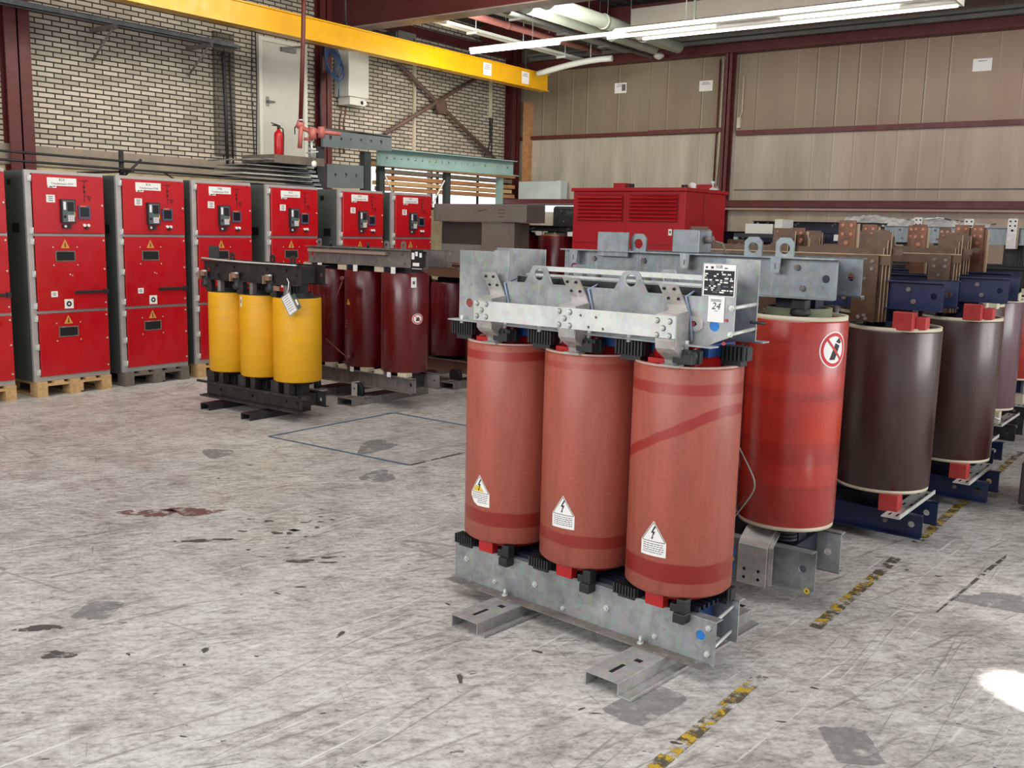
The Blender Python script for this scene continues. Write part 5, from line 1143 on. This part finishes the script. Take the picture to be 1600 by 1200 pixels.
# clutter right of the red housing
def frame_tr(pos, label, r, coil, zt, t, X, clamp, rim=None, sp=.5, zb=.35, dy=.15, core=BLKS):
    o = transformer(pos, 0, label, GR, dict(sp=sp, r=r, zb=zb, zt=zt, coil=coil, X=X, t=t, b=(.12, .28), clamp=clamp, ri=r*.8, inner=CREAM, core=core, dy=dy, rim=rim, fl=.06))
    foot(o, X*.6, -.4, .4, .14, .115, BLKS); foot(o, -X*.6, -.4, .4, .14, .115, BLKS); return o
H1 = frame_tr((-4.95, 11.9), 'small wine red transformer just right of the louvred red housing', .24, C_D, 1.50, (1.60, 1.72), .8, BLUED, CREAM)
H2 = frame_tr((-4.75, 13.2), 'dark framed transformer with white labels under a long black beam', .22, C_D, 1.50, (1.80, 1.87), .85, BLK, None)
mb = MB(); mb.M = T(0, -.235, 1.66) @ MXZ
for k, (a, w_) in enumerate(((-.62, .05), (-.45, .16), (-.15, .05), (.0, .12), (.3, .08), (.5, .1))): mb.rect(a, a+w_, -.03, .05, 0, .001)
MB().box(-.75, .75, -.23, -.18, 1.58, 1.80).build('dark_panel', BLUED, H2); mb.build('white_label', [WHITE], H2)
H4 = frame_tr((-2.75, 12.4), 'transformer with galvanised top beam and blue logo near far right', .24, C_D, 1.35, (1.64, 1.83), .85, GALVB, None, sp=.55)
H5 = frame_tr((-4.0, 14.6), 'transformer with a clear plastic sheet draped over its top', .24, C_D, 1.55, (1.70, 1.84), .85, GALVD, None)
H6 = frame_tr((-1.0, 11.3), 'transformer at the right edge with a pale beam and white lettering on blue', .24, C_D, 1.30, (1.62, 1.80), .80, GALVL, None, sp=.55)
def tall_term(o, x, y, z0, z1, w, mat, leaves=2):
    mb = MB(); mb.box(x-w/2, x+w/2, y, y+.012, z0, z1)
    t_ = mb.build('upright_terminal', mat, o)
    for q in range(1, leaves): MB().box(x-w/2+.02*q, x+w/2+.015*q, y+.02*q, y+.02*q+.01, z0, z1-.02*q).build('busbar_leaf', EDGE if q == leaves-1 else mat, t_)
    mb = MB()
    for dx in (-.25, .25):
        for dz in (.03, .08): mb.cyl((x+dx*w, y-.004, z1-dz), (x+dx*w, y, z1-dz), .010, 10)
    mb.cyl((x, y-.004, z1-.13), (x, y, z1-.13), .014, 12); mb.build('contact_ring', COPO if mat is not TIN else RUB, t_); return t_
for x, z1, w, mm in ((.45, 1.79, .10, COPR), (.15, 1.70, .11, COPB), (-.1, 1.74, .09, COPR), (-.5, 1.66, .11, COPB)): tall_term(B1, x-.25 if x > 0 else x, .10, 1.46, z1, w, mm)
for x, z1, w, mm in ((.20, 1.785, .09, COPO if False else COPR), (-.13, 1.78, .10, COPR), (.36, 1.77, .07, COPB)): tall_term(B2, x, .12, 1.46, z1, w, mm)
for x, z1, w, mm in ((.44, 1.80, .10, COPR), (.55, 1.80, .08, COPR), (.1, 1.79, .09, COPR), (-.2, 1.78, .09, COPR)): tall_term(G3, x, -.02, 1.44, z1, w, mm, 3)
for x, z1, w, mm in ((.55, 1.93, .10, TIN), (.10, 1.92, .10, TIN), (-.45, 1.93, .09, TIN)): tall_term(H4, x, -.24, 1.60, z1, w, mm)
mb = MB(); mb.M = T(.02, -.212, 1.70) @ MXZ; mb.rect(-.12, .06, -.05, .06, 0, .001); mb.rect(-.10, .02, -.02, .03, 1, .002); mb.build('blue_logo', [BLUI, WHITE], H4)
mb = MB(); mb.M = T(-.62, -.212, 1.71) @ MXZ; mb.rect(-.03, .30, -.045, .045, 0, .001); mb.text('AREVA', .075, .13, 0, 1, .002); mb.build('blue_logo', [flat('deep_blue_print', srgb(50, 60, 140), .5), WHITE], H6)
# plastic sheet
PL = paint('crumpled_plastic', srgb(206, 206, 204), .16, .35, 5, .1)
mb = MB(); nx, ny = 46, 16; vs = []
for j in range(ny+1):
    row = []
    for i in range(nx+1):
        u, v = i/nx, j/ny; x = -.95+1.95*u; yy = -.36+.62*min(1, v*1.6); z = 1.86+.12*sin(pi*min(1, .15+u))*(.6+.4*sin(7*u+3*v))+random.uniform(-.016, .016)
        if v < .3: z -= (.3-v)*.55+.02*sin(19*u)
        row.append(mb._v((x, yy, z)))
    vs.append(row)
for j in range(ny):
    for i in range(nx): mb.face([vs[j][i], vs[j][i+1], vs[j+1][i+1], vs[j+1][i]])
po = mb.build('plastic_sheet', PL, None, (-3.9, 14.6, .04)); tag(po, 'crumpled clear plastic sheet draped over transformers before the back wall', 'plastic sheet')
mb = MB(); mb.box(0, .30, 0, .3, 0, .10, 0); mb.box(.32, .40, 0, .3, 0, .15, 0)
tag(mb.build('white_carton', WHITEP, None, (-4.34, 9.9, 1.70)), 'white cartons on a stand right of the red housing', 'carton')
o = empty('grey_stand', (-4.42, 9.8, 0)); tag(o, 'dark stand carrying white cartons right of the red housing', 'stand')
MB().box(0, .6, 0, .5, 1.66, 1.70).build('shelf', BLK, o)
for x in (0, .56):
    for y in (0, .46): MB().box(x, x+.04, y, y+.04, 0, 1.66).build('leg', TEAL, o)
# dark object at the far right edge of the aisle
o = empty('black_cart', (-1.04, 6.8, 0)); tag(o, 'dark machine base cut off by the right edge of the picture', 'machine base')
MB().box(0, .9, 0, .7, .05, .32).build('base_body', paint('dark_brown_machine', srgb(48, 40, 40), .5, .15), o, bev=.01)
for x in (.08, .8): MB().box(x-.04, x+.04, .05, .65, 0, .05).build('skid', BLK, o)
o = empty('red_green_machine', (-1.15, 12.6, 0)); tag(o, 'machine with black fins and red and green parts at the right edge', 'machine')
MB().box(-.55, .8, 0, .5, 1.0, 1.42).build('fin_block', BLK, o)
mb = MB()
for k in range(14): mb.box(-.53+.045*k, -.515+.045*k, -.02, 0, 1.2, 1.55)
mb.build('cooling_fins', paint('green_black_fins', srgb(30, 40, 34), .4, .1), o)
MB().box(-.1, .7, -.05, .3, 1.46, 1.52).box(-.05, .7, -.02, .3, 1.60, 1.66).build('red_bar', REDB, o); MB().box(-.1, .5, .0, .3, 1.52, 1.60).build('green_bar', paint('green_bar', srgb(70, 110, 60), .5, .1), o)
for x in (-.5, .7): MB().box(x, x+.06, .1, .4, 0, 1.0).build('leg', BLK, o)

# ================================================================== LIGHT
w = bpy.data.worlds.new('world'); SC.world = w; w.use_nodes = True; bg = w.node_tree.nodes['Background']
bg.inputs[0].default_value = (.92, .96, 1, 1); bg.inputs[1].default_value = 1.0
def area(name, loc, tgt, sx, sy_, power, col=(1, 1, 1)):
    l = bpy.data.lights.new(name, 'AREA'); l.shape = 'RECTANGLE'; l.size = sx; l.size_y = sy_; l.energy = power; l.color = col
    o = bpy.data.objects.new(name, l); COL.objects.link(o); o.location = loc; d = Vector(tgt)-Vector(loc); o.rotation_euler = d.to_track_quat('-Z', 'Y').to_euler(); return o
area('light_window_right', (5.0, 7.0, 2.6), (-6, 6, .9), 5, 2.6, 300, (1, .98, .95))
area('light_hall_front', (-5, -5.5, 4.2), (-5, 6, .8), 9, 3, 520, (1, .985, .97))
area('fill_floor_front', (-1.5, 1.5, 5.1), (-1.5, 1.8, 0), 5, 4, 170, (.98, .99, 1))  # added fill that brightens the front floor, no roof lamp there
area('light_roof_mid', (-5.0, 4.6, 5.2), (-5.2, 4.8, 0), 6, 4, 120, (1, .97, .92))
area('fill_brick_wash', (-7.6, 7.5, 5.0), (-12, 8.2, 2.2), 7, .8, 190, (1, .95, .86))  # added fill that brightens the brick wall, no fitting of its own
area('light_corner_wash', (-9.0, 12.4, 3.9), (-12, 13.6, 3.0), 3, .3, 50, (1, .96, .86))
area('light_roof_far', (-5.5, 11.5, 4.6), (-5.5, 16, 2.4), 9, .6, 150, (1, .95, .88))
def spot(name, loc, tgt, e, deg, bl):
    s = bpy.data.lights.new(name, 'SPOT'); s.energy = e; s.spot_size = R_(deg); s.spot_blend = bl; s.color = (1, .98, .93); s.shadow_soft_size = .03
    so = bpy.data.objects.new(name, s); COL.objects.link(so); so.location = loc; so.rotation_euler = (Vector(tgt)-Vector(loc)).to_track_quat('-Z', 'Y').to_euler()
spot('sun_spot', (4.5, 1.5, 4.5), (-.44, 4.02, 0), 12000, 2.7, .25)
spot('sun_spot_far', (4.5, 4.2, 4.2), (-.55, 5.0, 0), 900, 9, 1)
SC.view_settings.view_transform = 'Standard'; SC.view_settings.look = 'None'; SC.view_settings.exposure = 0; SC.view_settings.gamma = 1
